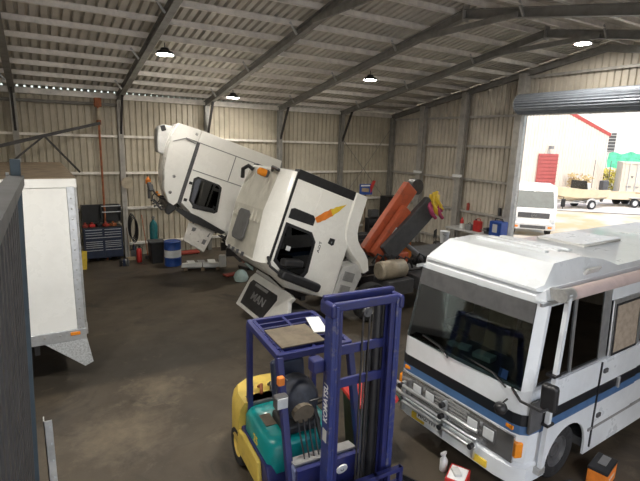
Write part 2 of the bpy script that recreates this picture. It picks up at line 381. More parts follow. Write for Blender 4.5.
# roller door
rd = thing('roller_door', 'grey steel roller door rolled up above the gable opening', 'roller door', (XG-.40, (DY0+DY1)/2, 0))
h = (DY1-DY0)/2+.08; b = MB(); n = 144; secs = []
prof = [((.33+.014*math.cos(2*math.pi*k/n*24))*math.cos(2*math.pi*k/n), (.33+.014*math.cos(2*math.pi*k/n*24))*math.sin(2*math.pi*k/n)) for k in range(n)]
b.loft([[(p[0], y, 5.92+p[1]) for p in prof] for y in (-h, h)]).build('curtain_roll', 'curt', rd, smooth=30)
for y in (-h-.02, h): mb().cyl((0, y, 5.92), (0, y+.02, 5.92), .36, 32).build('end_plate', 'galv', rd, smooth=40)
mb().box((.08, -h, 5.53), (.16, h, 5.62)).build('bottom_rail', 'galv', rd, .01)
for y in (-h+.1, h-.02): mb().box((.22, y-.07, 0), (.34, y+.05, 5.62)).build('guide_track', 'galv', rd)

# lamps
def lamp(p, label, m_='led'):
    t = thing('high_bay_lamp', label, 'lamp', p)
    mb().cyl((0, 0, .16), (0, 0, raft(p[1])+.2-p[2]), .012, 6).build('hanger', 'dsteel', t)
    mb().lathe([(.02, .18), (.09, .16), (.12, .10), (.2, .07), (.22, .0), (.205, .0), (.2, .02)], 24).build('housing', 'dsteel', t, smooth=35)
    mb().cyl((0, 0, -.006), (0, 0, .012), .2, 24).build('diffuser', m_, t)
lamp((3.05, 12.83, 6.46), 'lit round high bay lamp under the roof above the far white cab')
lamp((6.19, 16.34, 5.85), 'lit round high bay lamp close to the back wall cladding')
lamp((9.6, 12.9, 6.44), 'lit round high bay lamp under the roof bay near the knee braces')
lamp((13.2, 8.05, 7.28), 'lit round high bay lamp hanging by the ridge above the roller door')
for k, (x, y) in enumerate(((-1.6, 5.4), (3.05, 4.6))):  # unseen lamps added to brighten the interior
    lamp((x, y, raft(y)-.04), ('lit high bay lamp added out of view as fill over the open floor', 'lit high bay lamp added out of view as fill over the forklift')[k], 'led_fill')

# ------------------------------------------------------------------ yard outside (structure)
g = MB(); xs = [15.36, 24, 40, 70, 140]
g.loft([[(x, -80, ground_z(x)-.03) for x in xs], [(x, 140, ground_z(x)-.03) for x in xs]], closed=False)
yd = g.build('ground_yard', 'yard'); yd['kind'] = 'structure'
fc = mb().box((-60, -60, -.3), (15.36, YN-.01, -.03)).build('ground_forecourt', 'road'); fc['kind'] = 'structure'
g = MB(); g.loft([[at_g(x_, y_)+Vector((0, 0, .02)) for x_, y_ in ((470, 207), (560, 210.5), (700, 218))], [at_g(x_, y_)+Vector((0, 0, .02)) for x_, y_ in ((470, 190), (560, 192), (700, 195))]], closed=False)
dr = g.build('trim_1', 'road'); dr['kind'] = 'structure'

# ------------------------------------------------------------------ mini bus
bus = thing('minibus', 'white minibus with black and blue side stripes and pink awning roll', 'bus', (4.68, 4.02, 0), math.pi+R(2.3)); bus.scale = (1.04, 1.05, 1.04)
LB = 6.6
def bsec(x, zs, ws):  # left/right mirrored section
    return [(x, w_, z) for z, w_ in zip(zs, ws)] + [(x, -w_, z) for z, w_ in reversed(list(zip(zs, ws)))]
# lower body (below the waist), with front wheel arch cut as side panels
# front panel shell
fr = MB()
fr.loft([bsec(0.0, (.62, 1.0, 1.5), (.86, .88, .86)), bsec(-.03, (.62, 1.0, 1.52), (.94, .96, .93)), bsec(-.10, (.60, 1.0, 1.54), (1.01, 1.02, 1.0)), bsec(-.30, (.50, 1.0, 1.56), (1.03, 1.03, 1.0))])
fr.build('front_panel', 'bus_white', bus, smooth=35)
# side panels: near (y>0) and far, with arches
arch = lambda cx, r, n=17: [(cx+r*math.cos(math.pi*k/(n-1)), .36+r*math.sin(math.pi*k/(n-1))) for k in range(n)]
front_arch = arch(-1.0, .47); rear_arch = arch(-4.6, .47)
for s_, nm in ((1, 'near'), (-1, 'far')):
    prof_ = [(-.28, .50), (-.50, .44)] + front_arch + [(-1.475, .22), (-4.125, .22)] + rear_arch + [(-5.075, .3), (-LB, .35)]
    a, b_ = (1.0, 1.03) if s_ == 1 else (-1.03, -1.0)
    sp_ = MB(); sp_.loft([[(x, a, 1.56), (x, b_, 1.56), (x, b_, z), (x, a, z)] for x, z in prof_])
    sp_.build('side_panel', 'bus_white', bus)
    # stripes proud of the panel, split where the door seam crosses
    yo = 1.032*s_
    for (z0, z1, m_, nm2) in ((1.07, 1.20, 'bus_black', 'black_stripe'), (.955, 1.07, 'bus_blue', 'blue_stripe')):
        mb().box((-LB, min(yo, yo-.006*s_), z0), (-.30, max(yo, yo-.006*s_), z1)).build(nm2, m_, bus)
    mb().box((-LB, min(1.045*s_, 1.03*s_), .56), (-1.5, max(1.045*s_, 1.03*s_), .60)).build('rub_strip', 'mgrey', bus)
mb().box((-LB, -.68, .30), (-.15, .68, .42)).box((-4.1, -1.0, .30), (-1.5, 1.0, .42)).build('underfloor', 'dgrey', bus)
mb().box((-LB-.03, -1.02, .35), (-LB, 1.02, 2.6)).build('rear_panel', 'bus_white', bus)
# front stripes follow the curved nose
def front_band(z0, z1, nm, m_, pr=.006):
    pts = [(.0, .865), (-.03, .95), (-.10, 1.018), (-.30, 1.034)]
    path = [(x+ (pr if i < 2 else 0), y+(pr if i > 0 else 0)) for i, (x, y) in enumerate(pts)]
    path = [(x, -y) for x, y in reversed(path)] + path
    b = MB(); b.loft([[(x, y, z0) for x, y in path], [(x, y, z1) for x, y in path]], closed=False); return b.build(nm, m_, bus)
front_band(1.09, 1.235, 'black_stripe', 'bus_black'); front_band(.98, 1.09, 'blue_stripe', 'bus_blue')
# grille, headlamps, indicator
gp = mb().box((-.02, -.93, .60), (.025, .93, .96)).build('grille_panel', 'chrome', bus, .01)
for z in (.66, .71, .76, .81, .86, .91): mb().box((.02, -.30, z), (.035, .30, z+.02)).build('grille_bar', 'mgrey', gp)
for s_ in (1, -1):
    for yc in (.36, .60):
        hl = mb().box((.0, s_*yc-.10, .71), (.035, s_*yc+.10, .90)).build('headlamp', 'dgrey', bus, .01)
        mb().box((.03, s_*yc-.075, .735), (.045, s_*yc+.075, .875)).build('lens', 'lens', hl, .008)
    ind = mb().loft([bsec(.012, (.70, .88), (.10, .10)), bsec(.012, (.70, .88), (.10, .10))]).v
    o = mb().cbox((-.045, s_*.90, .79), (.10, .19, .19), (0, 0, -s_*R(22))).build('indicator', 'amber', bus, .012)
    mb().cbox((.0, s_*.84, 1.04), (.03, .10, .05), (0, 0, -s_*R(10))).build('marker_light', 'amber', bus, .006)
    mb().box((.03, s_*.52-.12, .36), (.075, s_*.52+.12, .46)).build('fog_lamp', 'yellow', bus, .01)
# bumper with bull bar rails
bp_ = MB(); path = [(.06, .0), (.055, .75), (.02, .93), (-.10, 1.05), (-.48, 1.06)]
path = [(x, -y) for x, y in reversed(path[1:])] + path
bp_.loft([[(x-.13 if abs(y) < 1 else x, y*(.9 if abs(y) > 1 else 1), .32) for x, y in path], [(x, y, .34) for x, y in path], [(x, y, .56) for x, y in path], [(x-.1, y*.97, .60) for x, y in path]], closed=False)
bp_.build('bumper', 'bus_white', bus, smooth=40)
for z in (.56, .68, .80): mb().tube([(.10, -.98, z-.01), (.13, -.80, z), (.13, .40, z), (.11, .50, z)], .026, 8).build('bull_bar_rail', 'alu', bus, smooth=50)
for y, zz in ((-.82, (.58, .80)), (-.05, (.56, .72, .88)), (.45, (.58,))):
    mb().box((.05, y-.02, .40), (.11, y+.02, zz[-1]+.04)).build('bull_bar_upright', 'alu', bus)
    for z in zz: mb().cyl((.11, y, z), (.175, y, z), .036, 12).build('rubber_buffer', 'black', bus, smooth=40)
npz = mb().box((.10, -.50, .445), (.115, -.12, .575)).build('number_plate', 'paper', bus, .004)
text('plate_lettering', 'MRZ·111', .105, 'dgrey', npz, frame((.117, -.31, .51), (0, 1, 0), (0, 0, 1)), .001, .82)
# upper body: pillars, windscreen, side windows
WT, WB = 2.56, 1.54           # window band
def yw(z): return 1.0-(z-1.54)*.04
def xf(z): return -.06-(z-1.54)*.17     # windscreen rake
roof = MB()
roof.loft([bsec(xf(2.52)+.02, (2.52, 2.60), (.84, .82)), bsec(xf(2.52)-.05, (2.50, 2.68), (.93, .90)), bsec(-.36, (2.50, 2.70), (.965, .91)), bsec(-LB, (2.50, 2.70), (.965, .91))]).build('roof', 'bus_white', bus, smooth=35)
cap = MB()   # raised roof moulding
cap.loft([bsec(-.20, (2.66, 2.69), (.84, .82)), bsec(-.30, (2.66, 2.73), (.90, .86)), bsec(-.58, (2.66, 2.93), (.92, .78)), bsec(-1.15, (2.66, 2.95), (.92, .78)), bsec(-1.62, (2.66, 2.88), (.92, .83)), bsec(-2.0, (2.66, 2.76), (.92, .86)), bsec(-LB, (2.66, 2.76), (.91, .84))])
cap.build('roof_moulding', 'bus_white', bus, smooth=25)
for k, x in enumerate((-.95, -1.22, -1.5)):
    mb().box((x-.09, -.62, 2.9), (x+.0, .45, 2.975-.02*k)).build('roof_rib', 'bus_white', bus, .02)
mb().box((-3.9, -.75, 2.74), (-2.7, .05, 2.80)).build('roof_hatch', 'white', bus, .03)
mb().cbox((-1.28, .885, 2.78), (.34, .03, .10), (R(-28), 0, 0)).build('side_badge', 'lgrey', bus, .01)
def pillar(x0, x1, s_, m_='bus_white', t=.03):
    b = MB(); q = []
    for z in (WB-.02, WT):
        dx = (xf(z)-xf(WB)) if x0 > -.4 else 0
        q.append([(x0+dx, s_*yw(z), z), (x1+dx*.4, s_*yw(z), z), (x1+dx*.4, s_*(yw(z)-t), z), (x0+dx, s_*(yw(z)-t), z)])
    b.loft(q).build('pillar', m_, bus)
for s_ in (1, -1):
    b = MB(); q = []
    for z in (WB-.03, WT):
        q.append([(xf(z)+.045, s_*(yw(z)-.085), z), (xf(z)-.05, s_*(yw(z)+.0), z), (xf(z)-.10, s_*(yw(z)+.0), z), (xf(z)-.03, s_*(yw(z)-.10), z)])
    b.loft(q).build('windscreen_pillar', 'bus_white', bus, smooth=40)
    for x0, x1 in ((-1.56, -1.74), (-2.58, -2.70), (-4.0, -4.1), (-5.4, -5.5), (-6.5, -LB)): pillar(x0, x1, s_, 'alu' if s_ > 0 else 'bus_white')
    for x0, x1 in ((-.14, -1.56), (-2.70, -4.0), (-4.1, -5.4), (-5.5, -6.5), (-1.74, -2.58)):
        if s_ < 0 and x0 == -1.74: pass
        b = MB(); b.loft([[(x, s_*(yw(z)-.012-e), z) for x, z in ((x0-(.16 if x0 > -.3 and z_ > 2 else 0), z_) for z_ in (WB, WT))] + [(x, s_*(yw(z)-.012-e), z) for x, z in ((x1, WT), (x1, WB))] for e in (0, .006)])
        wn = b.build('side_window', 'windark', bus)
        # slim frame
        for (za, zb_) in ((WB-.02, WB+.03), (WT-.04, WT)):
            fb = MB(); fb.loft([[(x0, s_*(yw(z)+.004), z) for z in (za, zb_)] + [(x0, s_*(yw(z)-.03), z) for z in (zb_, za)], [(x1, s_*(yw(z)+.004), z) for z in (za, zb_)] + [(x1, s_*(yw(z)-.03), z) for z in (zb_, za)]])
            fb.build('window_rail', 'alu', wn)
        if x0 in (-.14, -2.70, -4.1):
            xm = (x0+x1)/2-.02; fb = MB()
            fb.loft([[(xm+a, s_*(yw(z)+c), z) for a, c in ((-.014, .006), (.014, .006), (.014, -.03), (-.014, -.03))] for z in (WB, WT)]); fb.build('window_divider', 'alu', wn)
# windscreen and dashboard
b = MB(); b.loft([[(xf(z)+.05, -(yw(z)-.085), z), (xf(z)+.075, 0, z), (xf(z)+.05, yw(z)-.085, z), (xf(z)+.04, yw(z)-.085, z), (xf(z)+.065, 0, z), (xf(z)+.04, -(yw(z)-.085), z)] for z in (WB-.02, 2.53)])
ws = b.build('windscreen', 'wsglass', bus)
b = MB(); b.loft([[(xf(z)+.052, -(yw(z)-.09), z), (xf(z)+.078, 0, z), (xf(z)+.052, yw(z)-.09, z), (xf(z)+.045, yw(z)-.09, z), (xf(z)+.07, 0, z), (xf(z)+.045, -(yw(z)-.09), z)] for z in (2.30, 2.53)])
b.build('sun_strip', 'dgrey', ws)
mb().box((-.62, -.95, 1.25), (-.06, .9, 1.565)).build('dashboard', 'dgrey', bus, .03)
mb().cbox((-.26, .22, 1.60), (.16, .26, .07), (0, 0, .1)).build('dash_papers', 'ptowel', bus, .01)
mb().cbox((-.27, -.10, 1.595), (.13, .16, .06), (0, 0, .3)).build('dash_papers', 'ptowel', bus, .01)
mb().cbox((-.22, -.26, 1.59), (.12, .13, .05), (0, 0, -.2)).build('dash_papers', 'ptowel', bus, .01)
mb().cbox((xf(1.64)+.05, .66, 1.62), (.004, .12, .11), (0, R(-10), R(-3))).build('sticker', 'ltblue', ws)
sw = mb().tube([(-.55+.2*math.cos(a)*.35, -.45+.2*math.sin(a), 1.62+.2*math.cos(a)*.5) for a in [2*math.pi*k/16 for k in range(17)]], .014, 6).build('steering_wheel', 'black', bus)
mb().cyl((-.35, -.45, 1.4), (-.55, -.45, 1.6), .03, 8).build('steering_column', 'black', bus)
for yc, xx in ((.48, -.95), (-.45, -1.05)):
    st = mb().box((xx-.5, yc-.25, .85), (xx, yc+.25, 1.05)).build('seat', 'tan', bus, .05)
    mb().cbox((xx-.5, yc, 1.42), (.14, .46, .78), (0, R(-8), 0)).build('backrest', 'tan', st, .05)
for k in range(3):
    for yc in (.55, -.5):
        xx = -2.4-k*1.2
        st = mb().box((xx-.5, yc-.4, .85), (xx, yc+.4, 1.05)).build('seat', 'dgrey', bus, .05)
        mb().cbox((xx-.5, yc, 1.42), (.14, .8, .75), (0, R(-8), 0)).build('backrest', 'dgrey', st, .05)
mb().box((-LB, -.98, .86), (-.2, .98, .92)).build('cabin_floor', 'dgrey', bus)
for (y, y2) in ((.1, .75),):
    wp = mb().tube([(.03, y2, 1.50), (.0, y2-.2, 1.58), (-.02, .05, 1.62)], .012, 6).build('wiper', 'black', bus)
    mb().tube([(.03, -.12, 1.50), (.0, -.3, 1.58), (-.02, -.62, 1.62)], .012, 6).build('wiper', 'black', bus)
# sliding door with curtained window
dd = MB(); poly = [(-1.60, 1.54), (-1.60, .62), (-1.66, .30), (-2.66, .26), (-2.66, 1.54)]
dd.prism(poly, 'y', 1.028, 1.04); door = dd.build('door', 'bus_white', bus)
for z0, z1, m_, nm in ((1.07, 1.20, 'bus_black', 'black_stripe'), (.955, 1.07, 'bus_blue', 'blue_stripe')):
    mb().box((-2.66, 1.038, z0), (-1.60, 1.046, z1)).build(nm, m_, door)
mb().box((-1.60, 1.03, .30), (-1.585, 1.05, 1.54)).build('door_seam', 'black', door)
b = MB(); b.loft([[(x, yw(z)+o_, z) for x, z in ((-1.78, 1.46), (-2.62, 1.46), (-2.62, 2.34), (-1.78, 2.34))] for o_ in (-.01, .018)]); dfm = b.build('window_frame', 'alu', door, .02)
b = MB(); b.loft([[(x, yw(z)+o_, z) for x, z in ((-1.84, 1.52), (-2.55, 1.52), (-2.55, 2.28), (-1.84, 2.28))] for o_ in (.014, .024)]); b.build('window_rubber', 'black', door, .02)
b = MB(); b.loft([[(x, yw(z)+o_, z) for x, z in ((-1.88, 1.60), (-2.51, 1.60), (-2.51, 2.25), (-1.88, 2.25))] for o_ in (.02, .028)]); b.build('curtain', 'curtain', door)
b = MB(); b.loft([[(x, yw(z)+o_, z) for x, z in ((-1.74, 2.34), (-2.58, 2.34), (-2.58, 2.52), (-1.74, 2.52))] for o_ in (-.02, .004)]); b.build('door_header', 'bus_white', bus)
for x, z in ((-1.70, 1.40), (-1.70, .75)): mb().cbox((x, 1.05, z), (.10, .03, .06)).build('door_hinge', 'dgrey', door, .01)
mb().cbox((-2.1, 1.06, 1.13), (.05, .04, .16)).build('door_handle', 'alu', door, .012)
mb().box((-.30, 1.02, 1.02), (-.05, 1.055, 1.42)).build('vent_panel', 'dgrey', bus, .01)
# mirrors
mr_ = mb().tube([(-.02, .80, 1.50), (.12, 1.0, 1.48), (.08, 1.22, 1.46), (-.02, 1.24, 1.46)], .016, 8).build('mirror_arm', 'black', bus)
mb().cbox((-.06, 1.22, 1.58), (.10, .18, .32), (0, R(5), R(12))).build('mirror_head', 'black', mr_, .04)
m2 = mb().tube([(.02, .78, 1.36), (.12, .80, 1.36), (.16, .80, 1.33)], .012, 6).build('mirror_arm', 'black', bus)
mb().lathe([(.01, -.05), (.06, -.045), (.08, 0), (.06, .05), (.01, .06)], 12, Matrix.Translation((.16, .80, 1.30))).build('mirror_head', 'black', m2, smooth=60)
# awning
aw = mb().cyl((-.46, 1.06, 2.65), (-LB+.2, 1.06, 2.62), .075, 16).build('awning_roll', 'awning', bus, smooth=50)
mb().cyl((-.30, 1.06, 2.655), (-.50, 1.06, 2.65), .078, 12).build('awning_end_cap', 'galv', aw, smooth=50)
mb().box((-.42, .9, 2.58), (-.34, 1.12, 2.70)).build('awning_bracket', 'galv', aw)
mb().beam((-.38, 1.11, 2.68), (-.30, 1.10, .52), .055, .05, (0, 1, 0)).build('awning_leg', 'bus_white', aw)
for z in (1.72, 1.10): mb().box((-.40, 1.03, z-.015), (-.27, 1.14, z+.015)).build('leg_strap', 'black', aw)
mb().box((-.36, 1.0, .46), (-.24, 1.13, .54)).build('leg_foot', 'galv', aw)
# wheels and wheel wells
for s_ in (1, -1):
    wheel(bus, (-1.0, s_*.84, .38), .38, .20, out=s_, rim='dgrey')
    wheel(bus, (-4.6, s_*.82, .38), .38, .24, out=s_, rim='mgrey')
mb().box((-1.55, -.72, .3), (-.45, .72, .95)).build('front_wheel_well', 'black', bus)

# ------------------------------------------------------------------ tilted-cab trucks
PSI = 0.
def truck_root(name, label, ax, ay, psi, hw=1.22):
    n_ = Vector((-math.sin(psi), math.cos(psi), 0)); p = Vector((ax, ay, 0))+n_*hw
    return thing(name, label, 'truck', p, math.pi+psi)
def cab_obj(root, z, tilt, secs, m, name='cab'):
    o = MB().loft(secs).build(name, m, root, smooth=32); o.location = (0, 0, z); o.rotation_euler = (0, tilt, 0); return o
def panel(parent, name, m, poly, y, t=.012, bevel=.0, hole=None):
    s_ = 1 if y > 0 else -1
    return mb().prism(poly, 'y', y, y+s_*t).build(name, m, parent, bevel)
tr = truck_root('crane_truck', 'white cab truck tipped forward with a folded orange crane behind it', 5.69, 8.7, PSI)
outer = [(-2.2, .25), (-2.2, 1.0), (-2.2, 1.80), (-1.2, 1.82), (-.17, 1.80), (.04, 1.45), (.22, 1.10), (.26, .5), (.24, -.05), (-1.0, -.03), (-1.25, .12), (-1.5, .2)]
mid = [(-2.2, .25), (-2.2, 1.0), (-2.17, 2.02), (-1.2, 2.10), (-.10, 1.98), (.12, 1.50), (.30, 1.10), (.34, .5), (.32, -.05), (-1.0, -.03), (-1.25, .12), (-1.5, .2)]
edge = [(a*.45+c*.55, b_*.4+d_*.6) for (a, b_), (c, d_) in zip(outer, mid)]
secs = [[(x, y, z) for x, z in pr] for y, pr in ((-1.22, outer), (-1.10, edge), (-.84, mid), (.84, mid), (1.10, edge), (1.22, outer))]
cab = cab_obj(tr, 1.1, R(70.2), secs, 'cab_white')
# roof panel, ribs and hatch
rp_ = MB().loft([[(-2.12, y0, 2.02+.005), (-1.2, y0, 2.105), (-.14, y0, 1.995), (-.14, y0, 1.98), (-1.2, y0, 2.09), (-2.12, y0, 2.0)] for y0 in (-.80, .80)]).build('roof_panel', 'cab_roof_shaded', cab)
for y in (-.62, -.36, .30, .50, .70): mb().beam((-2.05, y, 2.025), (-.9, y, 2.095), .06, .05).build('roof_rib', 'cab_roof_shaded', rp_, .012)
mb().loft([[(x, y, z) for x, y in ((-1.10, -.34), (-1.02, -.42), (-.46, -.42), (-.38, -.34), (-.38, .14), (-.46, .22), (-1.02, .22), (-1.10, .14))] for z in (2.06, 2.125)]).build('roof_hatch', 'hatch', cab, .02)
for y in (-.55, -.28, 0, .3): mb().cbox((-.12, y, 2.02), (.10, .07, .05)).build('marker_light', 'dgrey', cab, .01)
bc = mb().cyl((-2.0, .30, 2.04), (-2.0, .30, 2.10), .09, 14).build('beacon', 'dgrey', cab)
mb().lathe([(.085, 2.10), (.09, 2.2), (.08, 2.27), (.03, 2.3)], 14, Matrix.Translation((-2.0, .30, 0))).build('beacon_lens', 'amber', bc, smooth=50)
ho = mb().tube([(-2.05, -.55, 2.04), (-2.1, -.62, 2.16), (-2.0, -.78, 2.20), (-1.8, -.84, 2.12)], .05, 8).build('horn', 'black', cab, smooth=60)
mb().tube([(-2.1, .45, 2.03), (-2.16, .6, 2.12), (-2.12, .85, 2.08)], .035, 8).build('air_line', 'black', cab, smooth=60)
# side details on both flanks
for s_ in (1, -1):
    Y1 = 1.222*s_
    mb().beam((-2.2, Y1, 1.80), (-.15, Y1, 1.80), .035, .05).build('gutter_strip', 'black', cab)
    mb().box((-2.27, min(Y1+.012*s_, Y1-.22*s_), .22), (-2.06, max(Y1+.012*s_, Y1-.22*s_), 1.80)).build('rear_corner_seal', 'black', cab, .02)
    dr_ = panel(cab, 'door', 'cab_white', [(-1.16, .0), (-1.20, 1.76), (-.22, 1.76), (.0, 1.40), (.16, 1.05), (.2, .03)], Y1, .012, .004)
    panel(dr_, 'window_surround', 'black', [(-1.08, 1.03), (-1.12, 1.72), (-.25, 1.72), (-.10, 1.48), (.05, .92), (-.2, .80), (-.9, .86)], Y1+.012*s_, .008, .0)
    panel(dr_, 'door_window', 'windark', [(-1.02, 1.08), (-1.05, 1.66), (-.32, 1.66), (-.18, 1.45), (-.08, 1.0), (-.2, .9), (-.9, .93)], Y1+.021*s_, .006)
    panel(cab, 'quarter_window', 'black', [(-1.44, 1.12), (-1.46, 1.62), (-1.42, 1.70), (-1.22, 1.70), (-1.22, 1.05), (-1.38, 1.05)], Y1, .012)
    hd = panel(dr_, 'handle_recess', 'black', [(-1.09, .38), (-1.09, .52), (-.96, .54), (-.93, .42), (-.96, .37)], Y1+.012*s_, .008)
    mb().cbox((-1.0, Y1+.03*s_, .46), (.05, .02, .03)).build('door_lock', 'chrome', hd)
    panel(cab, 'sleeper_panel', 'cab_white', [(-2.02, .50), (-2.05, 1.10), (-1.50, 1.12), (-1.47, .50)], Y1, .008, .003)
    # paint streaks
    a0, a1 = Vector((-1.36, 1.02)), Vector((-1.92, .38)); d_ = (a1-a0); nn_ = Vector((-d_.y, d_.x)).normalized()
    top_, bot_ = [], []
    for k in range(13):
        t = k/12; wdt = .10*math.sin(math.pi*min(1, .12+t*.95))**.5*(1-.3*t)+.008*math.sin(k*2.4); q = a0+d_*t; top_.append(q+nn_*wdt); bot_.append(q-nn_*(wdt*.9+.006*math.cos(k*3.1)))
    for nm_, m_, i0, i1 in (('paint_streak', 'orange', 0, 7), ('paint_streak', 'yellow', 6, 13)):
        panel(cab, nm_, m_, top_[i0:i1]+bot_[i0:i1][::-1], Y1, .010)
    if s_ == 1: text('door_lettering', 'TGA', .085, 'dgrey', dr_, frame((-.86, 1.238, .74), (.9, 0, -.0), (0, 0, -1)) if False else frame((-.82, 1.237, .72), (1, 0, -.05), (.05, 0, 1)) , .001, 1.6)
    # mirror unit along the windscreen pillar
    ma = mb().tube([(-.30, Y1, 1.86), (-.15, Y1+.22*s_, 1.86), (-.02, Y1+.26*s_, 1.55), (.06, Y1+.25*s_, .85), (-.0, Y1+.05*s_, .72)], .03, 8).build('mirror_arm', 'black', cab, smooth=60)
    mb().cbox((-.34, Y1+.27*s_, 1.42), (.16, .26, .46), (0, R(10), 0)).build('mirror_head', 'black', ma, .05)
    mb().cbox((.0, Y1+.20*s_, 1.05), (.20, .26, 1.05), (0, R(-6), 0)).build('mirror_head', 'black', ma, .06)
    mb().cbox((-.60, Y1+.10*s_, 1.52), (.10, .05, .09), (0, 0, 0)).build('mirror_glass', 'lens', ma, .01)
    # wheel arch fender
    up_ = [(-2.26, .25), (-1.9, .235), (-1.55, .22), (-1.30, .18), (-1.08, .07), (-.92, -.10), (-.80, -.30), (-.68, -.50), (-.52, -.70)]
    dn_ = [(-2.26, -.14), (-1.9, -.15), (-1.55, -.16), (-1.40, -.19), (-1.24, -.28), (-1.12, -.42), (-1.02, -.58), (-.90, -.72), (-.64, -.84)]
    MB().loft([[(a_[0], s_*.86, a_[1]), (a_[0], s_*1.20, a_[1]), (a_[0]*.9+b_[0]*.1, s_*1.26, a_[1]*.9+b_[1]*.1), (a_[0]*.1+b_[0]*.9, s_*1.26, a_[1]*.1+b_[1]*.9), (b_[0], s_*1.20, b_[1]), (b_[0], s_*.86, b_[1])] for a_, b_ in zip(up_, dn_)]).build('wheel_arch', 'cab_white', cab, smooth=50)
    stp = mb().prism([(-.72, -.55), (-.55, -.12), (.22, -.08), (.20, -.62), (-.45, -.74)], 'y', s_*.80, s_*1.20).build('step_unit', 'lgrey', cab, .02)
    for xx in (-.35, -.02): mb().cbox((xx, s_*1.205, -.36), (.22, .03, .30)).build('step_recess', 'mgrey', stp, .01)
mb().prism([(-.02, 1.53), (.15, 1.50), (.33, 1.12), (.30, 1.05)], 'y', -.9, .9).build('windscreen', 'windark', cab)
mb().box((-2.24, -1.1, .3), (-2.19, 1.1, 1.75)).build('rear_wall', 'lgrey', cab)
mb().box((-2.0, -1.0, -.12), (.2, 1.0, .05)).build('cab_floor', 'dgrey', cab)
# raised front flap with grille
Mf = frame((1.30, .14, .64), (-.53, 0, .84), (0, -1, 0))     # local x = slope up the panel
flap = MB()
def fl(px, y, pz): return tuple(Mf @ Vector((px*1.1, -y*1.08, pz)))
poly = [(-.40, -1.0), (-.40, .62), (-.30, .95), (.0, 1.16), (.16, 1.12), (.30, .98), (.42, 1.05), (.46, .9), (.46, -.9), (.30, -1.02)]
flap.loft([[fl(a, y, z) for a, y in poly] for z in (-.10, .02)]); fo = flap.build('front_flap', 'flapgrey', tr, .03)
gpoly = [(-.31, -.80), (-.31, .40), (.20, .58), (.29, .5), (.29, -.78), (.2, -.86)]
gr = MB().loft([[fl(a, y, z) for a, y in gpoly] for z in (.018, .035)]).build('grille', 'black', fo, .01)
mb().loft([[fl(a, y, z) for a, y in ((.20, -.55), (.20, .1), (.26, .12), (.26, -.55))] for z in (.03, .05)]).build('grille_slot', 'mgrey', gr)
xa = Mf.to_3x3() @ Vector((0, -1, 0)); ya = Mf.to_3x3() @ Vector((1, 0, 0)); za = xa.cross(ya)
text('grille_lettering', 'MAN', .27, 'mgrey', gr, frame(fl(-.02, -.12, .04), xa, ya), .004, 1.25)
# chassis
for s_ in (.42, -.42): mb().box((-6.6, s_-.04, .72), (.75, s_+.04, .98)).build('chassis_rail', 'dsteel', tr)
mb().box((.55, -1.15, .30), (.95, 1.15, .62)).build('bumper', 'dgrey', tr, .05)
eng = mb().box((-1.25, -.36, .75), (.25, .36, 1.45)).box((-1.1, -.2, 1.45), (0, .2, 1.62)).build('engine', 'engine', tr, .04)
for k in range(6): mb().cyl((-1.0+k*.19, .0, 1.60), (-1.0+k*.19, 0, 1.70), .07, 10).build('rocker_cover', 'mgrey', eng)
mb().box((.28, -.45, .6), (.40, .45, 1.5)).build('radiator', 'dgrey', tr)
for k in range(7):
    x0 = -1.6+random.random()*1.6; mb().tube([(x0, .45, .8+random.random()*.5), (x0+.2, .62, 1.1+random.random()*.4), (x0+.5, .5, 1.3), (x0+.75, .2, 1.4)], .025+.02*random.random(), 6).build('hose', 'black', eng)
wheel(tr, (-1.30, 1.0, .5), .5, .30, out=1); wheel(tr, (-1.30, -1.0, .5), .5, .30, out=-1)
for s_ in (1, -1): wheel(tr, (-5.4, s_*.95, .5), .5, .50, out=s_)
mb().box((-6.4, -1.2, 1.05), (-3.9, 1.2, 1.18)).build('tray', 'dgrey', tr)
mt = mb().lathe([(.02, -.42), (.2, -.42), (.24, -.38), (.24, -.12), (.25, -.1), (.25, .1), (.24, .12), (.24, .38), (.2, .42), (.02, .42)], 20, Matrix.Translation((-2.05, .85, 1.22)) @ Matrix.Rotation(R(90), 4, 'Y')).build('air_cleaner', 'beige', tr, smooth=40)
mb().box((-2.6, .5, .6), (-1.75, 1.15, .98)).build('battery_box', 'dgrey', tr, .02)
# folding crane, positioned behind the cab
def tl(px, py, yw_):      # pixel on plane y=yw_ -> truck local
    p = at_y(px, py, yw_)-Vector(tr.location); c_, s__ = math.cos(-tr.rotation_euler.z), math.sin(-tr.rotation_euler.z)
    return Vector((p.x*c_-p.y*s__, p.x*s__+p.y*c_, p.z))
cr0 = mb().box((-3.0, -.35, .95), (-2.45, .45, 1.5)).build('crane_base', 'crane', tr, .04)
A0, A1 = tl(371, 254, 9.7), tl(416, 188, 9.7)
B0, B1 = tl(384, 254, 9.6), tl(430, 204, 9.6)
mb().beam(A0+Vector((0, -.22, 0)), A1+Vector((0, -.22, .02)), .22, .46, (1, 0, .3)).build('main_boom', 'crane', cr0, .03)
mb().beam(A0+(A1-A0)*.02+Vector((-.10, .02, -.12)), A0+(A1-A0)*.72+Vector((-.12, .02, -.10)), .20, .42, (1, 0, .3)).build('inner_boom', 'crane', cr0, .03)
mb().beam(B0+Vector((0, .05, .0)), B1+Vector((0, .05, 0)), .20, .58, (1, 0, .3)).build('outer_boom', 'dgrey', cr0, .03)
mb().cyl(B0+Vector((-.35, -.1, .15)), B1+Vector((-.2, -.1, -.2)), .075, 12).build('boom_ram', 'dsteel', cr0, smooth=50)
mid_ = A0+(A1-A0)*.42; mb().cbox(mid_+Vector((-.20, .135, -.05)), (.02, .01, .02)).build('boom_label', 'paper', cr0)
dirA = (A1-A0).normalized(); lab = A0+(A1-A0)*.40+Vector((-.10, .128, -.14))
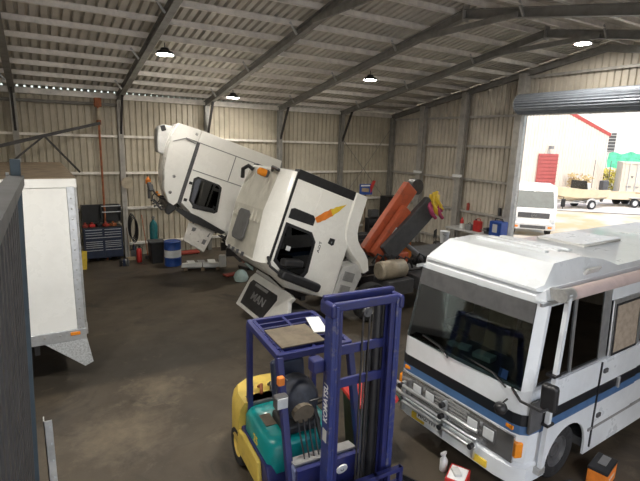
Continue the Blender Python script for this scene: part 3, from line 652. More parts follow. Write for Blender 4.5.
q_ = [lab+dirA*a+dirA.cross(Vector((0, 1, 0)))*b_ for a, b_ in ((-.14, -.07), (.14, -.07), (.14, .07), (-.14, .07))]
MB().loft([[p for p in q_], [p+Vector((0, .006, 0)) for p in q_]]).build('boom_label', 'paper', cr0)
mb().cyl(A1+Vector((-.25, -.45, .0)), A1+Vector((-.25, -.2, .0)), .22, 18).build('elbow_pin', 'dsteel', cr0, smooth=50)
for k in range(18):
    t = random.random(); p = B1+Vector((-.32+.45*random.random(), .16*random.random()-.02, -.05+.42*random.random()))
    mb().tube([p, p+Vector((.1, .1, -.12)), p+Vector((.02, .13, -.30)), p+Vector((-.1, .1, -.38))], .05, 6).build('sling', ('yellow', 'yellow', 'pink')[k % 3], cr0, smooth=60)
st0 = tl(400, 240, 9.7); st1 = tl(440, 272, 9.7)
mb().cyl(st0, st1, .07, 10).build('stabiliser_ram', 'mgrey', cr0, smooth=50)
c0 = tl(405, 246, 9.8); mb().prism([(-.18, 0), (.18, 0), (.10, .62), (-.10, .62)], 'y', -.12, .12).build('crane_bracket', 'orange', cr0, .02).location = c0-Vector((0, 0, .35))
for k in range(8):
    p = tl(372+k*7, 262+random.random()*6, 9.3); mb().tube([p, p+Vector((-.1, .1, .25)), p+Vector((-.3, .05, .15)), p+Vector((-.45, 0, -.1))], .03, 6).build('hydraulic_hose', 'black', cr0)
mb().box((-3.7, -1.1, .55), (-2.9, 1.1, .95)).build('fuel_tank', 'dgrey', tr, .06)

# far truck: tall sleeper cab
tf = truck_root('sleeper_truck', 'tall white sleeper cab truck tipped forward against the back wall cladding', 5.78, 13.0, R(-8))
outer = [(-2.45, .15), (-2.45, 1.5), (-2.45, 2.62), (-1.4, 2.64), (-.36, 2.60), (-.12, 2.2), (.12, 1.25), (.2, .7), (.18, .0), (-1.2, 0)]
mid = [(-2.45, .15), (-2.45, 1.5), (-2.43, 2.8), (-1.4, 2.85), (-.3, 2.7), (-.02, 2.2), (.22, 1.25), (.3, .7), (.28, .0), (-1.2, 0)]
secs = [[(x, y, z) for x, z in pr] for y, pr in ((-1.22, outer), (-.95, mid), (.95, mid), (1.22, outer))]
cf = cab_obj(tf, 1.45, R(71), secs, 'cab_white')
f0 = [(-2.45, 2.66), (-2.42, 3.26), (-2.2, 3.33), (-1.75, 3.36), (-1.1, 3.28), (-.55, 3.12), (-.24, 2.90), (-.20, 2.76), (-.34, 2.66)]
fi = [(x, z+.03 if z > 2.7 else z) for x, z in f0]
MB().loft([[(x, y, z) for x, z in pr] for y, pr in ((-1.2, [(x, z-.15 if z > 2.8 else z) for x, z in f0]), (-1.0, f0), (1.08, fi), (1.215, f0))]).build('roof_fairing', 'cab_white', cf, smooth=32)
for s_ in (1, -1):
    Y1 = 1.222*s_
    mb().box((-2.10, min(Y1, Y1-.03*s_), 2.58), (-.28, max(Y1, Y1+.008*s_), 2.68)).build('gutter_strip', 'dgrey', cf)
    sl_ = panel(cf, 'sleeper_panel', 'cab_white', [(-2.44, .3), (-2.44, 2.6), (-1.32, 2.56), (-1.32, .3)], Y1, .012, .004)
    for q in ([(-2.115, .3), (-2.115, 3.0), (-2.09, 3.0), (-2.09, .3)], [(-2.1, 1.50), (-2.1, 1.525), (-1.34, 1.525), (-1.34, 1.50)]):
        panel(sl_, 'panel_seam', 'mgrey', q, Y1, .016)
    panel(cf, 'panel_seam', 'mgrey', [(-1.335, .1), (-1.335, 2.56), (-1.31, 2.56), (-1.31, .1)], Y1, .016)
    panel(cf, 'fairing_seam', 'mgrey', [(-2.05, 2.70), (-2.1, 3.0), (-1.9, 3.30), (-1.88, 3.30), (-2.07, 3.0), (-2.03, 2.70)], Y1-.012*s_, .012)
    dr_ = panel(cf, 'door', 'cab_white', [(-1.30, .1), (-1.30, 2.56), (-.42, 2.54), (-.16, 2.05), (.08, 1.2), (.12, .1)], Y1, .012, .004)
    panel(dr_, 'window_rubber', 'black', [(-1.16, 1.72), (-1.19, 2.36), (-1.10, 2.46), (-.46, 2.40), (-.31, 2.22), (-.31, 1.60), (-.38, 1.52), (-1.10, 1.62)], Y1+.012*s_, .01)
    panel(dr_, 'door_window', 'windark', [(-1.11, 1.74), (-1.13, 2.32), (-1.05, 2.40), (-.48, 2.34), (-.37, 2.18), (-.37, 1.66), (-.44, 1.60), (-1.05, 1.68)], Y1+.022*s_, .005)
    mb().cbox((-.36, Y1+.06*s_, 1.95), (.12, .08, .62), (0, R(4), 0)).build('mirror_head', 'black', cf, .03)
    for x in (-.95, -.45): mb().cbox((x, Y1+.03*s_, 2.50), (.08, .05, .09)).build('door_hinge', 'black', dr_, .01)
    panel(cf, 'front_trim', 'black', [(-.18, 2.64), (-.08, 2.66), (.10, 2.2), (.22, 1.2), (.12, 1.1), (-.10, 2.0)], Y1, .02)
for x, z in ((-.98, 2.98), (-.52, 2.95), (-2.3, 2.75)): mb().cyl((x, 1.19, z), (x, 1.215, z), .045, 10).build('marker_light', 'dgrey', cf)
vz = mb().prism([(-2.36, 3.2), (-2.28, 3.62), (-2.15, 3.70), (-1.85, 3.64), (-1.45, 3.50), (-1.45, 3.2)], 'y', -1.0, .25).build('air_deflector', 'lgrey', cf, .06, seg=3)
mb().cbox((-2.18, .26, 3.56), (.16, .04, .14), (0, .6, 0)).build('deflector_opening', 'black', vz, .03)
mb().prism([(-.08, 2.3), (.0, 2.3), (.28, 1.30), (.2, 1.2)], 'y', -.95, .95).build('windscreen', 'windark', cf)
mb().box((-2.2, -1.0, -.15), (.15, 1.0, .05)).build('cab_floor', 'dgrey', cf)
for s_ in (.42, -.42): mb().box((-6.0, s_-.04, .75), (.9, s_+.04, 1.02)).build('chassis_rail', 'dsteel', tf)
eng = mb().box((-1.3, -.4, .75), (.3, .4, 1.6)).build('engine', 'engine', tf, .04)
for k in range(10):
    x0 = -1.4+random.random()*1.9; y0 = .45+.3*random.random()
    mb().tube([(x0, y0, .6+random.random()*.6), (x0+.15, y0+.15, 1.0+random.random()*.4), (x0+.4, y0, 1.3), (x0+.6, .2, 1.4)], .02+.03*random.random(), 6).build('hose', ('black', 'dgrey', 'dred')[k % 3], eng)
mb().box((.35, -.5, .55), (.5, .5, 1.6)).build('radiator', 'dgrey', tf)
wheel(tf, (-1.1, 1.0, .5), .5, .3, out=1); wheel(tf, (-1.1, -1.0, .5), .5, .3, out=-1)
for s_ in (1, -1): wheel(tf, (-4.8, s_*.95, .5), .5, .5, out=s_)
for y in (.5, -.2):
    ma = mb().tube([(-.25, y, 2.72), (-.22, y, 3.05), (-.3, y, 3.25), (-.45, y-.1, 3.38)], .025, 8).build('mirror_arm', 'black', cf, smooth=60)
    mb().cbox((-.42, y-.1, 3.40), (.20, .22, .12), (0, .4, .2)).build('mirror_head', 'dgrey', ma, .03)
    mb().cbox((-.30, y, 3.14), (.07, .08, .07), (0, .3, 0)).build('marker_lens', 'amber', ma, .02)
sv = mb().prism([(-.30, 2.70), (-.12, 2.62), (.12, 2.78), (.10, 2.88), (-.15, 2.92)], 'y', -1.1, 1.1).build('sun_visor', 'black', cf, .03)
for y in (.85, .3, -.4): mb().tube([(-.02, y, 2.8), (.05, y+.05, 3.0), (-.05, y+.1, 3.15), (.0, y+.2, 3.22)], .03, 6).build('visor_lead', 'dgrey', sv)

# ------------------------------------------------------------------ forklift
fk = thing('forklift', 'blue yellow and teal forklift with a tall blue mast', 'forklift', (2.52, 3.86, 0), math.atan2(-1, -.06))
def frame_leg(p, q, wd=.07, m_='fblue'): return mb().beam(p, q, wd, .09, (1, 0, 0)).build('guard_leg', m_, fk, .012)
ch = mb().prism([(-1.75, .22), (-1.75, .55), (-1.5, .62), (-.55, .62), (-.45, .42), (.1, .42), (.15, .25)], 'y', -.50, .50).build('chassis', 'fblue', fk, .02)
for s_ in (1, -1):
    mb().prism([(-1.45, .26), (-1.45, .58), (-1.25, .62), (-.70, .60), (-.62, .26)], 'y', s_*.50, s_*.56).build('side_panel', 'fyellow', fk, .02)
    stp = mb().box((-.60, min(s_*.40, s_*.58), .30), (-.18, max(s_*.40, s_*.58), .36)).build('step', 'fblue', fk, .01)
cwp = lambda s_: [(x, s_*y) for x, y in ((-1.45, .54), (-1.75, .54), (-2.0, .46), (-2.12, .28), (-2.15, 0))]
oc = cwp(1)+[(x, -y) for x, y in ((-2.12, .28), (-2.0, .46), (-1.75, .54), (-1.45, .54))]
cw = MB().loft([[(x*.97-.03, y*.93, .24) for x, y in oc], [(x, y, .36) for x, y in oc], [(x, y, .74) for x, y in oc], [(x*.985+.0, y*.96, .88) for x, y in oc], [(x*.93-.08, y*.86, .96) for x, y in oc]]).build('counterweight', 'fyellow', fk, smooth=40)
hd = MB()
def rr(x0, x1, y, z, r=.09): return [(x0+r, -y, z), (x1-r, -y, z), (x1, -y+r, z), (x1, y-r, z), (x1-r, y, z), (x0+r, y, z), (x0, y-r, z), (x0, -y+r, z)]
hd.loft([rr(-1.45, -.50, .47, .50), rr(-1.45, -.50, .47, .84), rr(-1.43, -.53, .44, .90), rr(-1.38, -.59, .39, .92)])
hood = hd.build('engine_hood', 'teal', fk, smooth=50)
mb().cbox((-1.0, -.30, .925), (.26, .14, .006)).build('warning_plate', 'brown', hood)
text('hood_logo', '25', .16, 'yellow', hood, frame((-.98, -.473, .70), (1, 0, 0), (0, 0, 1)), .002)
mb().box((-1.62, -.42, .80), (-1.40, .42, .96)).build('rear_grille', 'dgrey', fk, .02)
for k in range(5): mb().tube([(-1.5, -.35+.15*k, 1.0), (-1.6, -.3+.14*k, 1.08), (-1.75, -.3+.15*k, .97)], .022, 6).build('loose_hose', ('black', 'rust', 'black')[k % 3], fk)
# seat
st = mb().box((-1.02, -.25, .92), (-.56, .25, 1.06)).build('seat', 'black', fk, .05)
mb().cbox((-1.06, 0, 1.40), (.13, .46, .56), (0, R(-12), 0)).build('backrest', 'navy', st, .06, seg=3)
# gas bottle style dome beside the seat
dm = mb().lathe([(.01, -.26), (.15, -.25), (.22, -.18), (.245, -.05), (.245, .12), (.20, .22), (.10, .27), (.01, .28)], 20, Matrix.Translation((-.62, -.08, 1.42)) @ Matrix.Rotation(R(80), 4, 'Y') @ Matrix.Rotation(R(15), 4, 'X')).build('gas_bottle', 'bottle', fk, smooth=50)
for a in range(6):
    aa = a*math.pi/3; mb().tube([(-.62+.25*math.cos(t), -.08+.25*math.sin(t)*math.cos(aa), 1.42+.25*math.sin(t)*math.sin(aa)) for t in (0.15, .8, 1.57, 2.2)], .008, 5).build('bottle_rib', 'mgrey', dm)
mb().cyl((-.42, -.12, 1.36), (-.33, -.12, 1.34), .13, 16).build('bottle_base', 'brown', dm)
# floor plate, dash cowl, levers, steering wheel
mb().prism([(-.42, .42), (-.10, .42), (.02, .86), (-.14, .90), (-.30, .55)], 'y', -.36, .44).build('dash_cowl', 'cowl', fk, .02)
mb().cbox((-.14, .04, .91), (.16, .78, .02), (0, R(-8), 0)).build('dash_top', 'mgrey', fk)
for k in range(4): mb().tube([(-.12, -.20+.06*k, .91), (-.20, -.21+.06*k, 1.10), (-.32, -.20+.07*k, 1.26), (-.38, -.18+.07*k, 1.24)], .010, 6).build('control_lever', 'black', fk)
sc = mb().cyl((-.2, .05, 1.05), (-.42, .05, 1.36), .03, 8).build('steering_column', 'black', fk)
mb().tube([(-.44+.18*math.sin(a)*.6, .05+.18*math.cos(a), 1.38+.18*math.sin(a)*.6) for a in [2*math.pi*k/18 for k in range(19)]], .014, 6).build('steering_wheel', 'black', sc)
# overhead guard
ZG = 2.05; og = mb()
for s_ in (1, -1): og.beam((-1.52, s_*.46, ZG), (-.48, s_*.46, ZG-.03), .07, .08)
og.beam((-1.52, -.48, ZG), (-1.52, .48, ZG), .07, .08); og.beam((-.50, -.48, ZG-.03), (-.50, .48, ZG-.03), .07, .08)
guard = og.build('overhead_guard', 'fblue', fk, .01)
for k in range(6): x = -1.36+k*.15; mb().beam((x, -.44, ZG+.0), (x, .44, ZG+.0), .035, .05).build('guard_bar', 'fblue', guard)
for y in (-.40, .0): mb().beam((-1.5, y, ZG+.02), (-.5, y, ZG-.005), .04, .03).build('guard_bar', 'fblue', guard)
mb().box((-1.12, -.40, ZG+.03), (-.56, .16, ZG+.045)).build('cover_board', 'brown', guard)
mb().cbox((-1.02, .28, ZG+.05), (.50, .18, .012), (0, 0, R(-14))).build('printed_sheet', 'paper', guard)
for s_ in (1, -1):
    frame_leg((-1.50, s_*.46, ZG), (-1.42, s_*.48, .60)); frame_leg((-.50, s_*.46, ZG-.03), (-.06, s_*.46, .42), .08)
hl = mb().cbox((-.20, -.56, 1.66), (.10, .15, .15)).build('work_lamp', 'dgrey', fk, .02); mb().cbox((-.145, -.56, 1.66), (.012, .12, .12)).build('lamp_lens', 'lens', hl, .005)
mb().cbox((-.30, -.52, 1.84), (.07, .08, .10)).build('turn_signal', 'orange', fk, .015)
# mast
MH = 2.85
mast = mb()
for s_ in (1, -1):
    yo = s_*.40
    mast.box((.16, min(yo, yo+.045*s_), .10), (.32, max(yo, yo+.045*s_), MH)).box((.16, min(yo-.03*s_, yo+.0*s_), .10), (.19, max(yo-.03*s_, yo), MH)).box((.29, min(yo-.03*s_, yo), .10), (.32, max(yo-.03*s_, yo), MH))
ms = mast.build('outer_mast', 'fblue2', fk, .006)
im = mb()
for s_ in (1, -1):
    yo = s_*.345
    im.box((.19, min(yo, yo+.03*s_), .12), (.30, max(yo, yo+.03*s_), MH-.02)).box((.19, min(yo-.035*s_, yo), .12), (.21, max(yo-.035*s_, yo), MH-.02)).box((.28, min(yo-.035*s_, yo), .12), (.30, max(yo-.035*s_, yo), MH-.02))
im.build('inner_mast', 'fblue', fk, .005)
mb().box((.10, -.46, MH-.02), (.17, .46, MH+.07)).build('crosshead', 'fblue', fk, .02)
mb().box((.24, -.42, MH-.06), (.31, .42, MH+.03)).build('crosshead', 'fblue', fk, .02)
for s_ in (1, -1):
    mb().box((.08, min(s_*.40, s_*.47), MH-.12), (.34, max(s_*.40, s_*.47), MH+.03)).build('mast_end_plate', 'fblue', fk, .03)
    mb().cyl((.22, s_*.355, MH-.10), (.22, s_*.40, MH-.10), .06, 14).build('mast_roller', 'dsteel', fk)
for z in (2.32, 1.95, .6): mb().box((.16, -.40, z-.05), (.20, .40, z+.05)).build('cross_member', 'fblue', fk, .008)
mb().box((.06, -.53, 2.12), (.20, -.40, 2.26)).build('mast_bracket', 'fblue', fk, .02)
for y, r_, m_ in ((.26, .052, 'black'), (.33, .04, 'black'), (.18, .016, 'black'), (.15, .012, 'black'), (.12, .010, 'dgrey')):
    mb().cyl((.13, y, .2), (.13, y, MH-.08-(.5 if r_ < .02 else 0)), r_, 10).build('lift_cylinder' if r_ > .03 else 'mast_hose', m_, fk, smooth=50)
pl = mb().cyl((.20, .06, MH-.14), (.24, .06, MH-.14), .05, 16).build('chain_pulley', 'dgrey', fk); mb().cyl((.24, .06, MH-.14), (.25, .06, MH-.14), .022, 12).build('pulley_hub', 'dgrey', pl)
for y in (.02, .10): mb().box((.21, y-.008, .6), (.225, y+.008, MH-.16)).build('lift_chain', 'dsteel', fk)
text('mast_lettering', 'KOMATSU', .115, 'paper', ms, frame((.24, -.4475, 1.92), (0, 0, -1), (1, 0, 0)) if False else frame((.24, -.4475, 1.80), (0, 0, 1), (-1, 0, 0)), .001, .80)
mb().box((.195, -.449, 1.36), (.275, -.446, 1.50)).build('load_plate', 'lgrey', ms)
# dash badge plate seen through the mast
bd = mb().cyl((.055, -.06, .80), (.07, -.06, .795), .07, 18).build('round_badge', 'paper', fk); text('badge_lettering', 'U', .07, 'mgrey', bd, frame((.072, -.06, .80), (0, 1, 0), (-.1, 0, 1)), .001)
mb().prism([(-.06, .48), (.02, .48), (.04, .92), (-.02, .92)], 'y', -.36, .44).build('front_plate', 'fblue', fk)
# carriage, backrest and forks
cg = mb()
for z in (.36, .66): cg.box((.36, -.52, z-.05), (.42, .52, z+.05))
for y in (-.5, .5, -.17, .17): cg.box((.36, y-.025, .30), (.42, y+.025, .88))
cg.box((.36, -.52, .83), (.42, .52, .88))
for y in (-.34, .34): cg.box((.36, y-.02, .4), (.41, y+.02, .86))
cg = cg.build('carriage', 'fblue', fk, .006)
for y in (-.28, .28): mb().box((.42, y-.06, .10), (.46, y+.06, .75)).box((.42, y-.06, .08), (1.45, y+.06, .12)).build('fork', 'dsteel', cg, .008)
for s_ in (1, -1):
    wheel(fk, (0, s_*.46, .33), .33, .20, out=s_, rim='fyellow'); wheel(fk, (-1.55, s_*.46, .27), .27, .17, out=s_, rim='fyellow')

for o in fk.children:      # the mast stands a little off the chassis centre line
    nm = o.name.split('.')[0]
    if nm in ('outer_mast', 'inner_mast', 'crosshead', 'mast_end_plate', 'mast_roller', 'cross_member'): o.scale.y = .93; o.location.y = .255
    elif nm in ('overhead_guard', 'guard_leg', 'work_lamp', 'turn_signal'): o.location.y += .09
    elif nm in ('mast_bracket', 'lift_cylinder', 'mast_hose', 'chain_pulley', 'lift_chain', 'carriage', 'round_badge'): o.location.y = .24

# ------------------------------------------------------------------ white box body on the left
bx = thing('box_truck', 'white box body with riveted aluminium corner and amber marker light', 'truck', (-.68, 9.0, 0))
mb().box((-1.22, .03, .85), (1.22, 5.3, 3.62)).build('box_body', 'white', bx)
ep = mb().box((-1.16, -.012, .98), (1.10, .03, 3.52)).build('end_panel', 'white', bx, .004)
mb().box((-1.24, -.03, 3.52), (1.26, .06, 3.67)).build('top_rail', 'white', bx, .01)
mb().box((-1.25, .06, 3.60), (1.27, 5.3, 3.675)).build('roof_skin', 'wood', bx, .01)
cs = mb().box((1.10, -.035, .85), (1.22, .05, 3.54)).build('corner_strip', 'alu', bx, .008)
for k in range(14): mb().lathe([(.001, -.012), (.012, -.008), (.016, 0)], 8, Matrix.Translation((1.16, -.035, 1.0+k*.18)) @ Matrix.Rotation(R(90), 4, 'X') @ Matrix.Scale(-1, 4, (0, 0, 1))).build('rivet', 'galv', cs)
br = mb().box((-1.24, -.04, .78), (1.24, .04, .98)).build('bottom_rail', 'alu', bx, .008)
for k in range(9): mb().cyl((-1.1+k*.24, -.05, .90), (-1.1+k*.24, -.04, .90), .018, 8).build('rivet', 'galv', br)
mb().cbox((1.06, -.05, .91), (.16, .03, .06)).build('marker_light', 'amber', br, .01)
mb().prism([(.55, .80), (1.24, .80), (1.32, .30), (1.18, .24)], 'y', -.03, .02).build('checker_plate_guard', 'checker', bx, .006)
mb().box((1.22, .0, .85), (1.27, 5.3, 1.05)).build('side_rail', 'galv', bx)
for k in range(3): mb().box((1.22, .06+k*1.7, .9), (1.26, .14+k*1.7, 3.55)).build('side_post', 'galv', bx)
for s_ in (.45, -.45): mb().box((s_-.04, .1, .55), (s_+.04, 6.9, .80)).build('chassis_rail', 'dsteel', bx)
mb().cyl((-.9, 3.1, .48), (.9, 3.1, .48), .07, 10).build('axle', 'dsteel', bx)
for s_ in (1, -1):
    Mx = Matrix.Translation((s_*.88, 3.1, .48)) @ Matrix.Rotation(R(90)*s_, 4, 'Y'); r_ = .48; h = .24
    t = mb().lathe([(r_*.58, -h), (r_*.8, -h), (r_*.97, -h*.9), (r_, -h*.6), (r_, h*.6), (r_*.97, h*.9), (r_*.8, h), (r_*.58, h), (r_*.58, -h)], 24, Mx).build('wheel', 'rubber', bx, smooth=40)
    mb().lathe([(.01, .02), (r_*.3, .05), (r_*.5, .1), (r_*.6, h)], 20, Mx).build('rim', 'mgrey', t, smooth=40)
mb().box((-1.1, 5.5, .5), (1.1, 7.2, 2.4)).build('cab', 'white', bx, .12)

# ------------------------------------------------------------------ mezzanine with ribbed screen beside the camera
mz = mb().box((-5.0, YN+.45, 2.62), (.10, 1.9, 2.75)).build('mezzanine_floor', 'dgrey'); mz['kind'] = 'structure'
for (x, y) in ((-.1, 1.75), (-4.8, 1.75), (-.1, -.9), (-4.8, -.9)):
    p = mb().box((x-.06, y-.06, 0), (x+.06, y+.06, 2.62)).build('mezzanine_post', 'steel', mz)
F1 = at_y(16, 180, 2.0); F0 = Vector((F1.x-.04, F1.y-2.0, F1.z))
dirs = (Vector((F0.x, F0.y, 0))-Vector((F1.x, F1.y, 0))).normalized(); sn = Vector((-dirs.y, dirs.x, 0))
sc = thing('ribbed_screen', 'dark ribbed steel balustrade screen with a taller teal grey end post', 'screen', (F1.x-.05, F1.y, 2.75)); sc.rotation_euler = (0, math.atan2(.05, F1.z-2.75), 0)
Lz = F1.z-2.75
def sl(a, o=0, z=0): return Vector((dirs.x*a+sn.x*o, dirs.y*a+sn.y*o, z))
k = 0; a = .05
while a < 1.95:
    q = [(a, 0), (a+.035, .0), (a+.05, .035), (a+.08, .035), (a+.095, 0)]
    b = MB(); b.loft([[sl(u_, -o_, .0) for u_, o_ in q] + [sl(u_, -o_+.003, .0) for u_, o_ in reversed(q)], [sl(u_, -o_, Lz-.02) for u_, o_ in q] + [sl(u_, -o_+.003, Lz-.02) for u_, o_ in reversed(q)]])
    b.build('rib', 'screen', sc); a += .095
mb().beam(sl(0, 0, Lz), sl(1.98, 0, Lz), .05, .035).build('top_rail', 'dgrey', sc)
mb().beam(sl(0, .0, .03), sl(1.98, 0, .03), .05, .05).build('bottom_rail', 'dgrey', sc)
mb().beam(sl(0, 0, 0), sl(0, 0, Lz+.075), .032, .032).build('end_post', 'tealpost', sc, .003)
mb().cyl(sl(-.0, -.02, Lz+.02), sl(0, -.03, Lz+.02), .008, 8).build('bolt', 'galv', sc)
ga = thing('galvanised_angle_post', 'short galvanised angle post with bolt heads below the ribbed screen', 'post', at_z(49, 500, 2.0))
gb = at_y(48, 421, 2.3); ga.location = (gb.x, gb.y, 0)
mb().box((-.02, 0, 0), (.016, .005, gb.z)).box((-.02, 0, 0), (-.015, .05, gb.z)).build('angle', 'galv', ga)
for k in range(9): mb().cyl((.006, -.006, gb.z-.03-k*.09), (.006, 0, gb.z-.03-k*.09), .005, 8).build('bolt', 'lens', ga)

# ------------------------------------------------------------------ back wall workshop corner
tc_ = thing('tool_chest', 'dark navy tool chest on castors with silver drawer edges and open top box', 'tool chest', (1.87, 17.98, 0))
body = mb().box((-.63, -.25, .14), (.63, .25, 1.22)).build('cabinet', 'navy', tc_, .015)
for (z0, z1, c_) in ((.93, 1.0, 2), (1.01, 1.08, 2), (1.09, 1.18, 2), (.80, .90, 1), (.70, .76, 2), (.63, .69, 2), (.56, .62, 2), (.47, .55, 2), (.18, .45, 2)):
    for k in range(c_):
        x0, x1 = ((-.58, .58),)[0] if c_ == 1 else ((-.58, -.03), (.03, .58))[k]
        d_ = mb().box((x0, -.27, z0), (x1, -.25, z1)).build('drawer', 'navy', body, .004); mb().box((x0+.01, -.285, z1-.022), (x1-.01, -.268, z1-.004)).build('drawer_pull', 'alu', d_)
hut = mb().box((-.63, .18, 1.36), (.63, .25, 2.0)).box((-.63, -.2, 1.36), (-.60, .25, 2.0)).box((.60, -.2, 1.36), (.63, .25, 2.0)).box((-.03, -.2, 1.5), (0, .2, 2.0)).build('top_box', 'black', tc_)
mb().box((-.63, -.25, 1.22), (.63, .25, 1.25)).build('worktop', 'black', tc_)
for z in (1.97, 1.76): mb().box((.0, -.22, z), (.63, -.19, z+.03)).build('shelf_edge', 'alu', hut)
for x in (-.5, -.2, .2, .5): mb().cyl((x, 0, 0), (x, 0, .14), .05, 10).build('castor', 'black', tc_)
for k, (dx, s_) in enumerate(((-.55, .16), (-.33, .2), (-.12, .14), (.12, .18), (.36, .2))):
    o = mb().cbox((1.87+dx, 17.91, 1.25+.05), (s_, .16, .10), (0, 0, .2*k)).box((1.87+dx-.04, 17.89, 1.35), (1.87+dx+.04, 17.93, 1.42)).build('power_tool_case', ('dred', 'red', 'black', 'dred', 'rust')[k], None, .012)
    tag(o, ('small dull red tool case at the worktop end nearest the white box', 'bright red tool case on the chest worktop', 'black tool case on the chest worktop', 'dull red tool case in front of the top box shelf', 'rusty brown tool case at the worktop end by the cladding post')[k], 'tool case', 'tool cases on the tool chest')
def ga_floor(px, py): return at_z(px, py, 0)
yb_ = thing('yellow_stand', 'yellow folding floor stand beside the tool chest', 'stand', (4.5, 18.6, 0))
p = at_y(88, 272, 16.9); yb_.location = (p.x, 16.9, 0)
mb().beam((-.1, 0, 0), (-.06, .06, .62), .16, .03, (0, 1, 0)).build('front_board', 'yellow', yb_, .01); mb().beam((-.1, .2, 0), (-.06, .08, .62), .16, .03, (0, 1, 0)).build('rear_board', 'yellow', yb_, .01)
# jib crane on the wall
jp = at_y(98, 110, 18.0)
jc = thing('wall_jib_crane', 'rusty wall jib crane post with a long dark swinging arm', 'jib crane', (jp.x, 18.0, 0))
mb().cyl((0, 0, 0), (0, 0, 5.55), .035, 10).build('post', 'rust', jc); mb().cbox((0, -.02, 5.5), (.22, .2, .3)).build('top_bracket', 'rust', jc, .02)
mb().cyl((0, 0, 4.9), (0, 0, 5.3), .06, 10).build('sleeve', 'beige', jc); mb().cbox((0, -.02, 4.84), (.14, .14, .16)).build('pivot', 'rust', jc, .02)
e0 = at_y(100, 123, 17.9)-Vector(jc.location); e1 = at_y(-14, 149, 15.5)-Vector(jc.location)
mb().beam(e0, e1, .06, .09).build('arm', 'dsteel', jc)
m0 = e0+(e1-e0)*.55; d0 = at_y(14, 160, 16.4)-Vector(jc.location); d1 = at_y(80, 172, 17.2)-Vector(jc.location)
mb().beam(m0, d0, .035, .05).build('arm_strut', 'dsteel', jc); mb().beam(m0, d1, .035, .05).build('arm_strut', 'dsteel', jc)
# things hung on the wall
p = at_y(127, 183, 18.0)
hr = thing('hose_reel', 'red and cream hose reel hung on the wall post above the tool chest end', 'hose reel', p)
mb().lathe([(.02, -.08), (.2, -.08), (.2, -.06), (.14, -.05), (.14, .05), (.2, .06), (.2, .08), (.02, .08)], 20, Matrix.Rotation(R(90), 4, 'X')).build('drum', 'beige', hr, smooth=40)
mb().tube([(.16*math.cos(a), -.02+.03*math.sin(a*3), .16*math.sin(a)) for a in [2*math.pi*k/20 for k in range(21)]], .035, 6).build('hose', 'dred', hr)
mb().box((-.03, .06, -.1), (.03, .3, .1)).build('wall_bracket', 'dsteel', hr)
for k, (px, py, m_, lb, ct) in enumerate(((148, 181, 'orange', 'orange work light hung on the cladding by the tipped sleeper cab', 'work light'), (149, 193, 'dgrey', 'dark grey grease gun hung on the lower girt by the gas cylinder', 'grease gun'), (156, 198, 'black', 'black coiled lead hung beside the gas cylinder top', 'cable'))):
    p = at_y(px, py, 18.06); t = thing(('work_light', 'grease_gun', 'coiled_lead')[k], lb, ct, p)
    if k == 0: mb().lathe([(.02, -.12), (.09, -.1), (.1, .04), (.05, .1), (.02, .16)], 12).build('shade', m_, t, smooth=40); mb().cyl((0, 0, .1), (0, .1, .22), .02, 6).build('hook', 'dsteel', t)
    elif k == 1: mb().cyl((0, 0, -.2), (0, 0, .15), .05, 10).build('barrel', m_, t); mb().tube([(0, 0, .15), (.1, 0, .22), (.2, 0, .1)], .015, 6).build('nozzle', 'chrome', t); mb().beam((0, 0, .1), (0, .12, .12), .03, .03).build('hook', 'dsteel', t)
    else: mb().tube([(.14*math.cos(a), -.02+.015*k_, .18*math.sin(a)) for k_ in range(3) for a in [2*math.pi*j/12 for j in range(12)]], .02, 6).build('coil', m_, t); mb().beam((0, 0, .18), (0, .12, .2), .03, .03).build('hook', 'dsteel', t)
# gas cylinder, bin, drum, extinguisher, brooms
p = at_y(153, 216, 17.4)
gc = thing('gas_cylinder', 'tall teal gas cylinder standing by the back wall', 'gas cylinder', (p.x, 17.4, 0))
mb().lathe([(.12, 0), (.14, .02), (.14, 1.25), (.12, 1.36), (.05, 1.44), (.04, 1.48)], 20).build('cylinder_body', 'tealcyl', gc, smooth=40)
mb().cyl((0, 0, 1.48), (0, 0, 1.6), .03, 8).box((-.06, -.02, 1.54), (.06, .02, 1.58)).build('valve', 'chrome', gc)
p = at_y(156, 243, 16.95)
bn = thing('black_bin', 'black plastic bin in front of the teal gas cylinder', 'bin', (p.x, 16.95, 0))
mb().loft([rr(-.2, .2, .2, 0, .04), rr(-.25, .25, .25, .75, .05)]).build('bin_body', 'black', bn); mb().box((-.27, -.27, .75), (.27, .27, .80)).build('bin_rim', 'dgrey', bn, .02)
p = at_y(172.5, 245, 16.3)
dm_ = thing('steel_drum', 'blue steel drum with a white middle band', 'drum', (p.x, 16.3, 0))
mb().lathe([(.27, 0), (.29, .02), (.285, .04), (.285, .28), (.295, .30), (.285, .32)], 24).build('lower_drum', 'blue', dm_, smooth=30)
mb().lathe([(.285, .32), (.286, .34), (.286, .56), (.285, .58)], 24).build('white_band', 'paper', dm_, smooth=30)
mb().lathe([(.285, .58), (.295, .60), (.285, .62), (.285, .84), (.29, .86), (.27, .88), (.26, .86), (.01, .86)], 24).build('upper_drum', 'blue', dm_, smooth=30)
p = at_y(139, 250, 17.2)
fe = thing('fire_extinguisher', 'red fire extinguisher on the floor by the wall', 'extinguisher', (p.x, 17.2, 0))
mb().lathe([(.08, 0), (.09, .02), (.09, .42), (.06, .5), (.025, .52)], 16).build('body', 'red', fe, smooth=40); mb().cyl((0, 0, .52), (0, 0, .6), .025, 8).box((-.03, -.12, .58), (.03, .02, .61)).build('valve', 'black', fe); mb().tube([(.03, 0, .56), (.12, 0, .5), (.12, 0, .2)], .012, 6).build('hose', 'black', fe)
